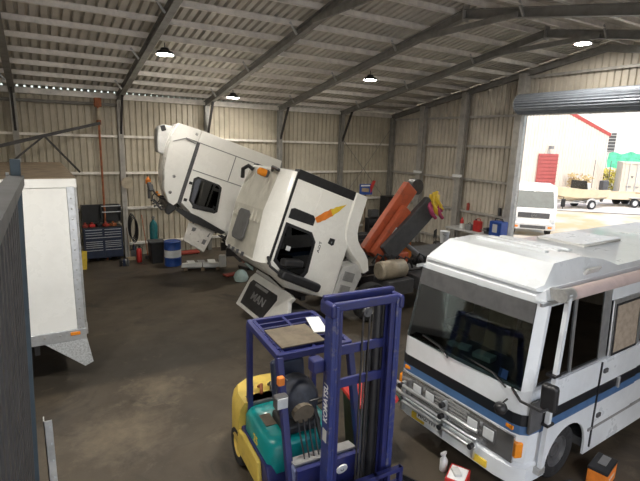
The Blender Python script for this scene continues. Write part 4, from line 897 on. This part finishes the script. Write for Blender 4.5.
for k, (x0, x1, m_, lb) in enumerate(((131, 124, 'wood', 'wooden broom leaning on the wall post'), (148, 141, 'rust', 'rust brown shovel leaning beside the gas cylinder'))):
    a_ = at_y(x0, 255, 17.6); c_ = at_y(x1, 205, 18.2); t = thing(('broom', 'shovel', 'steel_bar')[k], lb, ('broom', 'shovel', 'bar')[k], (a_.x, 17.6, 0))
    mb().cyl((0, 0, .05), (c_.x-a_.x, .6, 1.55), .016, 8).build('handle', m_, t)
    mb().cbox((0, 0, .06), (.3 if k == 0 else .2 if k == 1 else .06, .08, .12)).build(('brush_head', 'blade', 'foot')[k], ('tan', 'dsteel', 'dgrey')[k], t, .01)
p = at_y(118, 240, 19.2)
for k in range(3):
    q = at_z(121+k*3.5, 266, 0); t = mb().lathe([(.05, 0), (.05, .2), (.02, .24), (.02, .28)], 12).build('spray_can', ('black', 'navy', 'dgrey')[k]); t.location = (q.x, q.y, 0)
    tag(t, ('black', 'navy', 'dark grey')[k]+' spray can on the floor beside the tool chest', 'can', 'cans by the tool chest')
q = at_z(126, 262, .08); t = mb().lathe([(.02, -.08), (.09, -.06), (.12, 0), (.09, .07), (.03, .09)], 12).build('rag_ball', 'paper', smooth=60); t.location = (q.x, q.y, .08); tag(t, 'white crumpled rag on the floor at the tool chest foot', 'rag')

# floor clutter around the far truck
b0, b1 = at_z(181, 265, .22), at_z(224, 264, .22); d_ = b1-b0; ang = math.atan2(d_.y, d_.x)
t = thing('loose_bumper', 'loose white truck bumper with end cap lying on blocks on the floor', 'bumper', (b0.x, b0.y, 0), ang); Lb = d_.length
mb().prism([(0, .12), (Lb*.48, .12), (Lb*.48, .26), (.03, .26)], 'y', 0, .14).build('bumper_half', 'white', t, .02); mb().prism([(Lb*.5, .12), (Lb*.95, .12), (Lb*.95, .26), (Lb*.5, .26)], 'y', 0, .14).build('bumper_half', 'white', t, .02)
mb().box((Lb*.88, -.02, .10), (Lb*1.05, .2, .52)).build('end_cap', 'white', t, .04); mb().box((.1, .14, .05), (Lb*.9, .75, .12)).build('carrier', 'mgrey', t)
for x in (.15, Lb*.5, Lb*.85): mb().box((x-.06, .0, 0), (x+.06, .7, .12)).build('timber_block', 'wood', t)
for k in range(4): mb().cbox((.3+k*.35, .42, .2), (.26, .34, .05), (.1*k, .05, .2)).build('bracket_plate', ('lgrey', 'mgrey', 'lgrey', 'dgrey')[k], t, .01)
def tfl(p): q = p-Vector(tf.location); c_, s__ = math.cos(-tf.rotation_euler.z), math.sin(-tf.rotation_euler.z); return Vector((q.x*c_-q.y*s__, q.x*s__+q.y*c_, q.z))
q = [tfl(at_y(px, py, yv)) for px, py, yv in ((189, 222, 13.3), (216, 230, 13.3), (204, 252, 12.9), (183, 240, 12.9))]
nrm = (q[1]-q[0]).cross(q[3]-q[0]).normalized()*.04
pn = MB().loft([q, [p_+nrm for p_ in q]]).build('step_panel', 'gsteel', tf, .02)
for a in (.25, .55, .8):
    for z in (.3, .65):
        e = lambda u_, v_: q[0].lerp(q[1], u_).lerp(q[3].lerp(q[2], u_), v_)-nrm*.1
        pts = [e(a-.07, z-.1), e(a+.07, z-.1), e(a+.07, z+.1), e(a-.07, z+.1)]; MB().loft([[p_-nrm*.15 for p_ in pts], [p_+nrm*1.3 for p_ in pts]]).build('step_slot', 'dgrey', pn)
for u_ in (.15, .8): mb().cyl(q[0].lerp(q[1], u_), q[0].lerp(q[1], u_)+Vector((-.2, -.5, .15)), .03, 8).build('step_bracket', 'dsteel', tf)
for k, (px, py, m_, nm, lb, ct, s_) in enumerate(((187, 254, 'dred', 'creeper_board', 'dull red creeper board on the floor behind the loose bumper', 'creeper board', (.9, .4, .1)), (231, 276, 'dred', 'red_tray', 'red drip tray on the floor in front of the crane truck', 'tray', (.45, .3, .08)), (247, 268, 'dgrey', 'parts_tray', 'dark grey parts tray under the tipped cab roof', 'tray', (.4, .5, .1)))):
    q = at_z(px, py, 0); t = thing(nm, lb, ct, (q.x, q.y, 0), .2*k)
    mb().box((-s_[0]/2, -s_[1]/2, .03), (s_[0]/2, s_[1]/2, s_[2])).build('board' if k == 0 else 'tray', m_, t, .015)
    for sx in (-1, 1):
        for sy in (-1, 1): mb().cyl((sx*s_[0]*.4, sy*s_[1]*.4, 0), (sx*s_[0]*.4, sy*s_[1]*.4, .04), .025, 8).build('foot', 'black', t)
q = at_z(241, 281, 0); t = mb(); 
t.lathe([(.03, 0), (.2, .02), (.24, .14), (.18, .28), (.10, .36), (.03, .38)], 12); o = t.build('plastic_bag', 'ptowel', smooth=60); o.location = (q.x, q.y, 0); tag(o, 'pale blue green plastic bag on the floor by the raised grille flap', 'bag')

# wheelie bin behind the mast
q = at_z(352, 443, 0); wbn = thing('wheelie_bin', 'dark green wheelie bin with a red lid behind the forklift mast', 'wheelie bin', (q.x, q.y, 0), R(-12))
p = at_z(369, 391, 1.0); wbn.location = (p.x, p.y, 0)
mb().loft([rr(-.24, .24, .22, .06, .04), rr(-.30, .30, .29, .95, .05)]).build('bin_body', 'green', wbn); mb().loft([rr(-.32, .34, .31, .95, .06), rr(-.31, .33, .30, .99, .06), rr(-.2, .22, .2, 1.05, .05)]).build('lid', 'red', wbn, smooth=35)
for y in (.22, -.22): mb().cyl((.2, y-.03, .10), (.2, y+.03, .10), .10, 14).build('bin_wheel', 'rubber', wbn)
mb().cyl((.36, -.25, .96), (.36, .25, .96), .02, 8).build('handle', 'green', wbn)

# things on the floor by the bus
def carton(px, py, z, s_, rz, m_, nm, lb, ct, extra=None):
    q = at_z(px, py, 0); t = thing(nm, lb, ct, (q.x, q.y, 0), rz); mb().box((-s_[0]/2, -s_[1]/2, 0), (s_[0]/2, s_[1]/2, s_[2])).build('box', m_, t, .008); return t
t = carton(457, 484, 0, (.34, .26, .16), .5, 'red', 'red_parts_box', 'red parts box with white clutter on top in front of the bus bumper', 'box')
mb().box((-.15, -.11, .16), (.13, .11, .168)).build('box_lid', 'paper', t); mb().cbox((-.02, .02, .19), (.16, .10, .04), (0, 0, .6)).build('packet', 'lgrey', t, .01)
q = at_z(443, 470, 0); t = thing('spray_bottle', 'white spray bottle beside the red parts box', 'bottle', (q.x, q.y, 0)); mb().lathe([(.05, 0), (.055, .02), (.055, .16), (.02, .22), (.02, .25)], 12).build('bottle', 'paper', t, smooth=40); mb().box((-.07, -.015, .25), (.03, .015, .29)).build('trigger', 'lgrey', t, .006)
q = at_z(424, 512, 0); t = thing('black_tray', 'shallow black tray on the floor beside the forklift carriage', 'tray', (q.x, q.y, 0), .4); mb().box((-.35, -.5, 0), (.35, .5, .02)).box((-.35, -.5, 0), (-.33, .5, .09)).box((.33, -.5, 0), (.35, .5, .09)).box((-.35, .48, 0), (.35, .5, .09)).box((-.35, -.5, 0), (.35, -.48, .09)).build('tray', 'black', t); mb().cbox((0, .1, .06), (.3, .3, .08), (0, 0, .3)).build('rags', 'dgrey', t, .03)
p = at_z(597, 479, 0); t = thing('battery_tool_box', 'orange box with a black ribbed lid beside the bus wheel arch', 'box', (p.x, p.y-.04, 0), R(12))
mb().box((-.22, -.12, 0), (.22, .12, .24)).build('box', 'orange', t, .01); mb().box((-.225, -.125, .24), (.225, .125, .28)).build('lid', 'black', t, .015); mb().box((-.06, -.05, .28), (.18, .05, .29)).build('lid_plate', 'mgrey', t)
text('box_lettering', 'SP TOOLS', .05, 'paper', t, frame((-.0, -.122, .13), (1, 0, 0), (0, 0, 1)), .001)
p = at_y(563, 478, 2.72); t = thing('black_tool_bag', 'black tool bag with a white badge beside the bus front wheel', 'bag', (p.x, 2.70, 0), R(-15))
mb().loft([rr(-.22, .22, .13, 0, .05), rr(-.24, .24, .14, .2, .05), rr(-.16, .16, .08, .30, .04)]).build('bag', 'black', t, smooth=50); mb().cbox((0, -.10, .27), (.10, .012, .08), (R(-50), 0, 0)).build('badge', 'paper', t); mb().tube([(-.14, 0, .28), (-.1, 0, .38), (.1, 0, .38), (.14, 0, .28)], .015, 6).build('strap', 'black', t)
p = at_y(537, 478, 2.75); t = thing('red_bottle_jack', 'small red bottle jack at the bus front corner', 'jack', (p.x, 2.75, 0)); mb().lathe([(.09, 0), (.09, .02), (.06, .03), (.06, .18), (.03, .19), (.03, .26)], 14).build('jack_body', 'dred', t, smooth=40); mb().cyl((0, 0, .04), (-.25, -.1, .06), .012, 6).build('jack_handle', 'black', t)

# ------------------------------------------------------------------ along the far corner and gable wall
p = at_y(366, 189, 16.6); t = thing('advertising_sign', 'small blue sign with red edge leaning above the workbench in the corner', 'sign', (p.x, 16.6, p.z)); mb().box((-.34, -.02, -.25), (.34, .02, .22)).build('board', 'blue', t); mb().prism([(.25, -.2), (.5, .35), (.36, .38), (.2, .1)], 'y', -.03, -.005).build('red_edge', 'red', t); mb().cbox((-.05, -.025, -.04), (.4, .01, .16), (0, .1, 0)).build('picture', 'tan', t); mb().box((-.3, -.03, .12), (.2, -.02, .18)).build('text_band', 'paper', t)
mb().beam((0, .02, -.25), (0, .02, -p.z), .05, .05).build('stake', 'wood', t)
p = at_y(391, 205, 17.3); t = thing('dark_cabinet', 'black storage cabinet in the shed corner behind the crane', 'cabinet', (p.x, 17.3, 0)); mb().box((-.45, -.3, 0), (.45, .3, 2.0)).build('body', 'black', t, .01)
for s_ in (-1, 1): d_ = mb().box((min(.01*s_, .43*s_), -.32, .05), (max(.01*s_, .43*s_), -.3, 1.95)).build('door', 'black', t, .005); mb().box((.05*s_-.01, -.34, .95), (.05*s_+.01, -.32, 1.1)).build('handle', 'chrome', d_)
p = at_y(378, 205, 16.8); t = thing('black_machine', 'low black compressor with a round top beside the corner cabinet', 'compressor', (p.x-.35, 16.7, 0)); mb().cyl((-.35, 0, .9), (.35, 0, .9), .25, 16).build('tank', 'black', t, smooth=40); mb().box((-.2, -.15, 1.15), (.25, .15, 1.5)).build('motor', 'dgrey', t, .04); mb().box((-.35, -.2, 0), (-.28, .2, .75)).box((.28, -.2, 0), (.35, .2, .75)).build('legs', 'black', t)
wbp = at_x(484, 222, 14.6)
wk = thing('workbench', 'pale grey steel workbench against the gable wall', 'workbench', (14.45, wbp.y, 0)); mb().box((-.35, -1.5, 1.16), (.38, 1.5, 1.22)).build('top', 'lgrey', wk, .01)
for x in (-.3, .32):
    for y in (-1.42, 0, 1.42): mb().box((x-.03, y-.03, 0), (x+.03, y+.03, 1.16)).build('leg', 'gsteel', wk)
mb().box((-.33, -1.45, .3), (.36, 1.45, .33)).build('shelf', 'lgrey', wk)
def benched(py_px, nm, lb, ct, parts):
    p = at_x(py_px, 222, 14.4); t = thing(nm, lb, ct, (14.4, p.y, 1.22))
    for b_, n_, m_, bv in parts: b_.build(n_, m_, t, bv)
benched(478, 'red_jerry_can', 'red jerry can with black cap on the workbench', 'jerry can', [(mb().box((-.08, -.17, 0), (.08, .17, .42)), 'can', 'red', .03), (mb().cyl((0, .1, .42), (0, .1, .48), .03, 10), 'cap', 'black', 0), (mb().tube([(0, -.12, .42), (0, -.1, .5), (0, .04, .5), (0, .06, .42)], .015, 6), 'handle', 'red', 0)])
benched(462, 'red_oil_bottle', 'slim red and white oil bottle on the workbench end', 'bottle', [(mb().box((-.05, -.07, 0), (.05, .07, .2)), 'lower_label', 'paper', .01), (mb().lathe([(.07, .2), (.07, .32), (.03, .4), (.03, .44)], 12), 'upper', 'red', 0)])
benched(489, 'bench_vice', 'dark grey bench vice beside the red jerry can', 'vice', [(mb().box((-.1, -.12, 0), (.1, .12, .1)), 'base', 'dgrey', .02), (mb().box((-.2, -.08, .1), (.2, .08, .24)), 'jaws', 'dgrey', .02), (mb().cyl((-.25, -.16, .16), (-.25, .16, .16), .015, 8), 'handle', 'chrome', 0)])
benched(499, 'blue_welder', 'blue welding machine on the workbench by the door post', 'welder', [(mb().box((-.2, -.26, 0), (.2, .26, .55)), 'case', 'blue', .03), (mb().box((-.21, -.1, .15), (-.2, .1, .45)), 'panel', 'lgrey', 0), (mb().tube([(0, -.18, .55), (0, -.15, .64), (0, .15, .64), (0, .18, .55)], .02, 6), 'handle', 'black', 0)])
benched(470, 'grey_battery', 'grey battery charger on the workbench', 'charger', [(mb().box((-.12, -.15, 0), (.12, .15, .22)), 'case', 'mgrey', .02), (mb().tube([(0, -.1, .22), (0, 0, .29), (0, .1, .22)], .012, 6), 'handle', 'black', 0)])
p = at_x(480, 229, 13.7); t = thing('white_carton', 'white carton stack in front of the workbench', 'carton', (13.6, p.y-.1, 0)); mb().box((-.25, -.35, 0), (.25, .35, .45)).build('lower_carton', 'paper', t, .01); mb().box((-.22, -.33, .45), (.22, .3, 1.2)).build('upper_carton', 'paper', t, .01)
for k, (px, m_, lb) in enumerate(((499.5, 'dgrey', 'dark can on the gable girt above the welder'), (504, 'lgrey', 'light grey can on the gable girt beside the dark can'), (508.5, 'mgrey', 'mid grey can on the gable girt by the door post'), (467.5, 'dred', 'dull red can on the gable girt by the gable post'))):
    p = at_x(px, 212, XG-.07); o = mb().lathe([(.055, 0), (.06, .01), (.06, .27), (.04, .3), (.02, .31)], 12).build('aerosol_can', m_, smooth=40); o.location = (XG-.07, p.y, 1.855); tag(o, lb, 'can', 'cans on the gable girt')
for k, (y, zz) in enumerate(((15.93, 3.139), (13.58, 3.139))):
    o = mb().box((XG-.42, y-.24, zz+.05), (XG-.36, y+.24, zz+.15)).box((XG-.44, y-.22, zz+.04), (XG-.42, y+.22, zz+.07)).build('batten_light', 'paper'); tag(o, ('white batten light fixed on the gable post by the shed corner', 'white batten light fixed on the gable post nearer the roller door')[k], 'light fitting', 'batten lights on the gable posts')
p = at_y(446, 219, 12.0); t = thing('white_bucket', 'white plastic bucket standing on a black drum behind the crane', 'bucket', (p.x, 12.0, .92)); mb().lathe([(.14, 0), (.18, .42), (.185, .44), (.165, .42), (.13, .02), (.01, .02)], 18).build('bucket', 'paper', t, smooth=40); mb().tube([(-.17, 0, .4), (-.14, -.16, .3), (.14, -.16, .3), (.17, 0, .4)], .006, 6).build('handle', 'dsteel', t)
t = thing('black_drum', 'black steel drum under the white bucket', 'drum', (p.x, 12.0, 0)); mb().lathe([(.28, 0), (.285, .3), (.295, .32), (.285, .34), (.285, .6), (.295, .62), (.285, .64), (.28, .9), (.01, .905)], 22).build('drum_body', 'black', t, smooth=30); mb().cyl((.1, .1, .90), (.1, .1, .918), .04, 10).build('bung', 'mgrey', t)
p = at_y(458, 226, 12.8); t = thing('black_chair', 'black tubular chair frame behind the crane by the workbench', 'chair', (min(p.x, 13.3), 12.8, 0), .6)
mb().box((-.22, -.22, .70), (.22, .22, .74)).build('seat', 'black', t); mb().box((-.22, .2, .9), (.22, .23, 1.2)).build('backrest', 'black', t, .02)
for x in (-.2, .2):
    for y in (-.2, .2): mb().cyl((x, y, 0), (x, y, .70 if y < 0 else 1.2), .014, 8).build('leg', 'black', t)

# ------------------------------------------------------------------ outside the roller door
def facing(px, py): p = at_g(px, py); return p
# neighbouring shed, gable end facing the yard
c0 = at_g(600, 196); a0 = at_g(490, 203)
hd_ = Vector((a0.x-c0.x, a0.y-c0.y, 0)).normalized(); az = math.atan2(hd_.y, hd_.x)
sh = thing('neighbour_shed', 'cream ribbed metal shed with a red barge edge and red roller door', 'shed', (c0.x, c0.y, ground_z(c0.x)), az)
dist = math.hypot(c0.x, c0.y)
def shl(px, py):   # pixel on the shed face -> (u along the face, z)
    n_ = Vector((-hd_.y, hd_.x, 0)); d = ray(px, py); t_ = (Vector((c0.x, c0.y, 0))-Vector((0, 0, 0))).dot(n_)/d.dot(n_); w_ = CAM+d*t_
    return (w_-Vector((c0.x, c0.y, 0))).dot(hd_), w_.z-sh.location.z
ue, ze = shl(601, 134); ur, zr = shl(569, 116); slope = (zr-ze)/(ur-ue); UW = 22.0; apex = 11.0
wsh = MB(); lo, hi = [], []; u_ = 0
while u_ <= UW:
    for du, dep in ((0, 0), (.2, 0), (.23, -.05), (.3, -.05)):
        q = u_+du; z = ze+slope*(q if q < apex else 2*apex-q); lo.append((q, dep, -.3)); hi.append((q, dep, z))
    u_ += .33
sgn = 1
wsh.loft([lo, hi], closed=False).build('end_wall', 'shed', sh)
mb().beam((-.15, -.1, ze-.05), (apex, -.1, ze+slope*apex-.05), .25, .28).build('barge_edge', 'gutter', sh); mb().beam((UW, -.1, ze), (apex, -.1, ze+slope*apex), .25, .28).build('barge_edge', 'gutter', sh)
wy = -14 if False else 14
(d0, dz0), (d1, dz1) = shl(557, 154), shl(538, 154)
inward = 1 if (Vector((-hd_.y, hd_.x, 0))).dot(Vector((c0.x, c0.y, 0))) > 0 else -1
mb().box((0, min(.05*inward, 5*inward), -.3), (.1, max(.05*inward, 5*inward), ze)).build('side_wall', 'shed', sh)
MB().loft([[(-.3, 0, ze), (apex, 0, ze+slope*apex), (apex, 5*inward, ze+slope*apex), (-.3, 5*inward, ze)], [(-.3, 0, ze+.08), (apex, 0, ze+slope*apex+.08), (apex, 5*inward, ze+slope*apex+.08), (-.3, 5*inward, ze+.08)]]).build('roof_slope', 'shed2', sh)
rdn = mb().box((d0, -.12*inward-.05, 0), (d1, -.12*inward+.05, dz0)).build('roller_door', 'door_red', sh)
for k in range(12): mb().box((d0, -.19*inward-.03, .12+k*dz0/12), (d1, -.19*inward+.03, .16+k*dz0/12)).build('door_slat', 'door_red', rdn)
mb().cbox(((d0+d1)/2, -.3*inward, dz0+.5), (.25, .3, .25)).build('wall_lamp', 'mgrey', sh)
# white building further back
q0 = at_g(590, 176); fb = thing('white_factory', 'long white factory building with a dark louvred window behind the shed', 'building', (q0.x+14, q0.y+6, ground_z(q0.x+14)), R(-62))
D0 = Vector((fb.location.x, fb.location.y, 0)); fh = Vector((math.cos(R(-62)), math.sin(R(-62)), 0)); fn = Vector((-fh.y, fh.x, 0))
def fl2(px, py):
    d = ray(px, py); t_ = D0.dot(fn)/d.dot(fn); w_ = CAM+d*t_; return (w_-D0).dot(fh), w_.z-fb.location.z
b = MB(); lo, hi = [], []; u_ = -30
while u_ < 45:
    for du, dep in ((0, 0), (.45, 0), (.5, .06), (.6, .06)): lo.append((u_+du, dep, -1)); hi.append((u_+du, dep, 16))
    u_ += .65
b.loft([lo, hi], closed=False).build('wall', 'shed2', fb)
mb().box((-30, .1, 15.8), (45, 20, 16.2)).build('roof', 'shed2', fb)
(wa, za), (wb_, zb2) = fl2(604.5, 133), fl2(614, 152)
wi = mb().box((min(wa, wb_), -.12, zb2), (max(wa, wb_), .0, za)).build('window', 'dgrey', fb)
for k in range(6): mb().box((min(wa, wb_), -.22, zb2+.1+k*(za-zb2)/6), (max(wa, wb_), -.12, zb2+.18+k*(za-zb2)/6)).build('louvre', 'lgrey', wi)
(wa, za), (wb_, zb2) = fl2(601, 133), fl2(604, 148); mb().box((min(wa, wb_), -.1, zb2), (max(wa, wb_), 0, za)).build('shutter', 'shade', fb)
# shade cloth fence
s0, s1 = at_g(604, 186), at_g(680, 186); sx = (s1-s0); sx.z = 0; Ls = sx.length; fn_ = thing('shade_cloth_fence', 'fence hung with bright green shade cloth beyond the trailers', 'fence', (s0.x, s0.y, s0.z), math.atan2(sx.y, sx.x))
ds = math.hypot(s0.x, s0.y); zt = at_y(602, 153, s0.y).z-s0.z; zb = at_y(602, 168, s0.y).z-s0.z
b = MB(); b.loft([[(Ls*k/40, .12*math.sin(k*1.3), zb+.1*math.sin(k*.9)) for k in range(41)], [(Ls*k/40, .18*math.sin(k*1.1+1), (zt+zb)/2) for k in range(41)], [(Ls*k/40, .05*math.sin(k), zt+.12*math.sin(k*.7)+.3*(k/40)) for k in range(41)]], closed=False); b.build('shade_cloth', 'shade', fn_, smooth=80)
for k in range(6): mb().cyl((Ls*k/5, .25, -.1), (Ls*k/5, .25, zt), .04, 8).build('fence_post', 'galv', fn_)
# shrubs
def shrub(nm, lb, px, py, wd, ht, m_, n=420):
    p = at_g(px, py); t = thing(nm, lb, 'shrub', p); b = MB()
    for k in range(n):
        th = random.random()*6.28; ph = random.random(); rr_ = .5+.5*random.random()
        c_ = Vector((math.cos(th)*wd/2*rr_*math.sqrt(1-(ph-.35)**2), math.sin(th)*wd/2*rr_*.8, ph*ht*(.75+.25*rr_))); s_ = .10+.10*random.random()
        ax = Vector((random.gauss(0, 1), random.gauss(0, 1), random.gauss(0, 1))).normalized(); bx_ = ax.orthogonal().normalized()
        b.add([c_+ax*s_, c_+bx_*s_*.5, c_-ax*s_, c_-bx_*s_*.5], [(0, 1, 2, 3)])
    b.build('foliage', m_, t); s_ = MB()
    for k in range(7): a = k*.9; s_.tube([(0, 0, -.05), (math.cos(a)*wd*.15, math.sin(a)*wd*.15, ht*.4), (math.cos(a)*wd*.3, math.sin(a)*wd*.3, ht*.8)], .03, 5)
    s_.build('stems', 'wood', t)
shrub('yellow_shrub', 'yellow flowering shrub between the shed corner and the container', 605, 191, 1.5, 2.2, 'bush'); shrub('yellow_shrub', 'yellow leafy shrub half behind the container side', 619, 190, 1.4, 2.1, 'bush'); shrub('dry_shrub', 'dry tan shrub beside the red roller door', 552, 196, 2.4, 1.6, 'dryleaf'); shrub('dry_shrub', 'dry tan shrub growing behind the boat', 577, 200, 2.2, 2.2, 'dryleaf')
# shipping container
p0 = at_g(618.5, 201); p1 = at_g(653, 203); cx_ = (p1-p0); cx_.z = 0; wct = 2.44; ang = math.atan2(cx_.y, cx_.x)+R(0)
zt = at_y(619, 162.5, p0.y).z-p0.z
ct = thing('shipping_container', 'beige shipping container with locked double doors', 'container', (p0.x, p0.y, p0.z), ang); Wc = 36/45*2.9
Wc = max(2.6, cx_.length*.93)
cbn = mb().box((0, .02, .05), (Wc, 6.0, zt)).build('body', 'container', ct)
for x in (0, Wc): mb().box((x-.08, -.05, 0), (x+.08, .1, zt+.02)).build('corner_post', 'container', ct)
for z in (.1, zt): mb().box((0, -.05, z-.1), (Wc, .1, z+.03)).build('end_rail', 'container', ct)
for k in range(2):
    x0 = .1+k*(Wc/2-.08); d_ = mb().box((x0, -.03, .18), (x0+Wc/2-.14, .02, zt-.16)).build('door', 'container', ct)
    for a in (.28, .72): xx = x0+(Wc/2-.14)*a; mb().cyl((xx, -.08, .1), (xx, -.08, zt-.08), .035, 8).build('lock_bar', 'lgrey', d_); mb().box((xx-.1, -.05, zt*.38), (xx+.25, -.1, zt*.38+.06)).build('lock_handle', 'mgrey', d_)
    mb().prism([(x0+.45, zt*.66), (x0+.65, zt*.66), (x0+.55, zt*.60)], 'y', -.045, -.03).build('triangle_mark', 'dgrey', d_)
# boat on trailer
p = at_g(582, 208); q = at_g(541, 209.5); dv = (q-p); dv.z = 0; ang = math.atan2(dv.y, dv.x)
bt = thing('boat_trailer', 'galvanised boat trailer carrying the cream runabout', 'trailer', (p.x, p.y, p.z), ang); Lt = dv.length
for y in (.55, -.55): mb().beam((-.9, y, .48), (Lt*.75, y, .48), .08, .1).build('frame_rail', 'galv', bt)
mb().beam((Lt*.7, .55, .48), (Lt*1.02, 0, .5), .08, .1).build('drawbar', 'galv', bt); mb().beam((Lt*.7, -.55, .48), (Lt*1.02, 0, .5), .08, .1).build('drawbar', 'galv', bt); mb().cyl((Lt*.98, 0, 0), (Lt*.98, 0, .8), .04, 8).build('jockey_stand', 'galv', bt)
for x in (-.5, .8, 2.0): mb().beam((x, -.55, .46), (x, .55, .46), .06, .06).build('cross_member', 'galv', bt)
for y in (.8, -.8):
    wheel(bt, (0, y, .33), .33, .2, out=1 if y > 0 else -1, rim='lgrey')
    mb().tube([(.42*math.cos(a), y, .33+.42*math.sin(a)) for a in [math.pi*k/8 for k in range(9)]], .06, 6).build('mudguard', 'lgrey', bt)
mb().beam((Lt*.8, 0, .5), (Lt*.85, 0, 1.7), .07, .07).build('winch_post', 'galv', bt)
sb = thing('runabout_boat', 'cream open runabout boat with an outboard and rod holders', 'boat', (p.x, p.y, p.z+.56), ang)
hs = []
for x, wd, kz, gz in ((-1.4, .9, .05, .85), (-.2, 1.0, .0, .85), (1.2, .98, .0, .9), (2.4, .72, .1, 1.0), (3.3, .3, .4, 1.1), (3.7, .03, .9, 1.15)):
    hs.append([(x, wd, gz), (x, wd*.86, kz+.28), (x, 0, kz), (x, -wd*.86, kz+.28), (x, -wd, gz), (x, -wd*.86, gz), (x, 0, gz-.22), (x, wd*.86, gz)])
MB().loft(hs).build('hull', 'boat', sb, smooth=40)
ob = mb().box((-1.85, -.22, .75), (-1.35, .22, 1.45)).build('outboard_motor', 'dgrey', sb, .08); mb().box((-1.68, -.08, -.1), (-1.5, .08, .8)).build('outboard_leg', 'dgrey', ob, .03)
mb().prism([(.4, .85), (.55, 1.45), (.62, 1.45), (.6, .85)], 'y', -.7, .7).build('windscreen', 'clearglass', sb); mb().box((-.6, -.5, .7), (.1, -.1, 1.25)).build('seat', 'lgrey', sb, .05)
for y in (.7, -.7): mb().cyl((-1.2, y, .8), (-1.25, y, 2.9), .02, 6).build('rod', 'dgrey', sb)
# box trailer
p = at_g(629, 206); q = at_g(598, 206); dv = (q-p); dv.z = 0; bt2 = thing('box_trailer', 'pale flat box trailer parked beside the container', 'trailer', (p.x, p.y, p.z), math.atan2(dv.y, dv.x))
mb().box((-1.0, -.85, .55), (2.4, .85, .62)).build('deck', 'boat', bt2)
for y in (.85, -.85): mb().box((-1.0, y-.03, .6), (2.4, y+.03, 1.0)).build('side', 'boat', bt2)
for x in (-1.0, 2.4): mb().box((x-.03, -.85, .6), (x+.03, .85, 1.0)).build('end_gate', 'boat', bt2)
mb().beam((2.4, .6, .55), (3.0, 0, .52), .08, .1).build('drawbar', 'galv', bt2); mb().beam((2.4, -.6, .55), (3.0, 0, .52), .08, .1).build('drawbar', 'galv', bt2); mb().cyl((2.95, 0, 0), (2.95, 0, .7), .04, 8).build('jockey_stand', 'galv', bt2)
for y in (1.0, -1.0):
    wheel(bt2, (-.35, y, .33), .33, .2, out=1 if y > 0 else -1, rim='lgrey'); wheel(bt2, (.35, y, .33), .33, .2, out=1 if y > 0 else -1, rim='lgrey')
    mb().box((-.75, y-.12, .68), (.75, y+.12, .74)).build('mudguard', 'lgrey', bt2, .03)
# light truck parked outside the door
p = at_z(531, 236, 0); ltk = thing('light_truck', 'white light truck facing the shed outside the roller door', 'truck', (p.x, p.y, 0), math.atan2(-p.y, -p.x)+R(8))
o1 = [(0, .45), (.02, 1.0), (-.05, 1.45), (-.42, 2.35), (-.6, 2.6), (-1.7, 2.65), (-1.75, .5)]
o2 = [(-.08, .45), (-.06, 1.0), (-.1, 1.45), (-.46, 2.30), (-.62, 2.50), (-1.7, 2.55), (-1.75, .5)]
lc = MB().loft([[(x, y, z) for x, z in pr] for y, pr in ((-1.05, o2), (-.85, o1), (.85, o1), (1.05, o2))]).build('cab', 'white', ltk, smooth=35)
MB().loft([[(-.055+o_, -.92, 1.5), (-.055+o_, .92, 1.5), (-.40+o_, .86, 2.30), (-.40+o_, -.86, 2.30)] for o_ in (.0, .03)]).build('windscreen', 'pane', lc)
mb().box((.0, -.75, .95), (.05, .75, 1.22)).build('grille', 'dgrey', lc, .02); mb().lathe([(.10, 0), (.13, 0), (.13, .02), (.10, .02), (.10, 0)], 20, Matrix.Translation((.05, 0, 1.09)) @ Matrix.Rotation(R(90), 4, 'Y')).build('emblem_ring', 'chrome', lc); mb().box((.05, -.11, 1.075), (.07, .11, 1.105)).box((.05, -.05, 1.03), (.07, -.02, 1.15)).box((.05, .02, 1.03), (.07, .05, 1.15)).build('emblem', 'chrome', lc)
mb().box((-.05, -1.06, .35), (.12, 1.06, .68)).build('bumper', 'lgrey', lc, .04); mb().box((.11, -.6, .42), (.13, .6, .58)).build('lower_grille', 'dgrey', lc)
for s_ in (1, -1):
    mb().cbox((.0, s_*.88, .85), (.08, .26, .2), (0, 0, -s_*.2)).build('headlamp', 'lens', lc, .02); mb().cbox((.08, s_*.80, .5), (.1, .2, .12)).build('fog_lamp', 'orange', lc, .02)
    mr2 = mb().tube([(-.3, s_*1.05, 2.1), (-.1, s_*1.3, 2.1), (-.1, s_*1.3, 1.5)], .02, 6).build('mirror_arm', 'black', ltk); mb().cbox((-.1, s_*1.3, 1.8), (.08, .2, .4)).build('mirror_head', 'black', mr2, .03)
    wheel(ltk, (-.75, s_*.85, .4), .4, .24, out=s_); wheel(ltk, (-4.2, s_*.85, .4), .4, .3, out=s_)
    mb().box((-5.0, s_*.4-.05, .6), (-.6, s_*.4+.05, .8)).build('chassis_rail', 'dsteel', ltk)
mb().box((-5.2, -1.1, .95), (-1.85, 1.1, 1.1)).build('tray', 'alu', ltk)

# extra workshop clutter by the back wall
p = at_y(132, 226, 18.03); t = thing('hanging_hose', 'black rubber hose loops hung on the cladding beside the tool chest', 'hose', p)
for k in range(4): mb().tube([(.13*math.cos(a)+.02*k, -.03*k, .45*math.sin(a)-.05*k) for a in [2*math.pi*j/16 for j in range(17)]], .022, 6).build('hose_loop', 'black', t, smooth=60)
mb().beam((0, -.08, .42), (0, .2, .44), .04, .04).build('hook', 'dsteel', t)
q = at_z(132, 257, 0); t = thing('oil_bottle_crate', 'dark crate of oil bottles on the floor between the tool chest and fire extinguisher', 'crate', (q.x, q.y+.12, 0))
mb().box((-.18, -.14, 0), (.18, .14, .24)).build('crate', 'dgrey', t, .01)
for k in range(4): mb().lathe([(.05, .2), (.05, .36), (.02, .42), (.02, .45)], 10, Matrix.Translation((-.11+.11*(k % 2)*2, -.06+.12*(k//2), 0))).build('oil_bottle', ('black', 'navy', 'dred', 'black')[k], t, smooth=40)
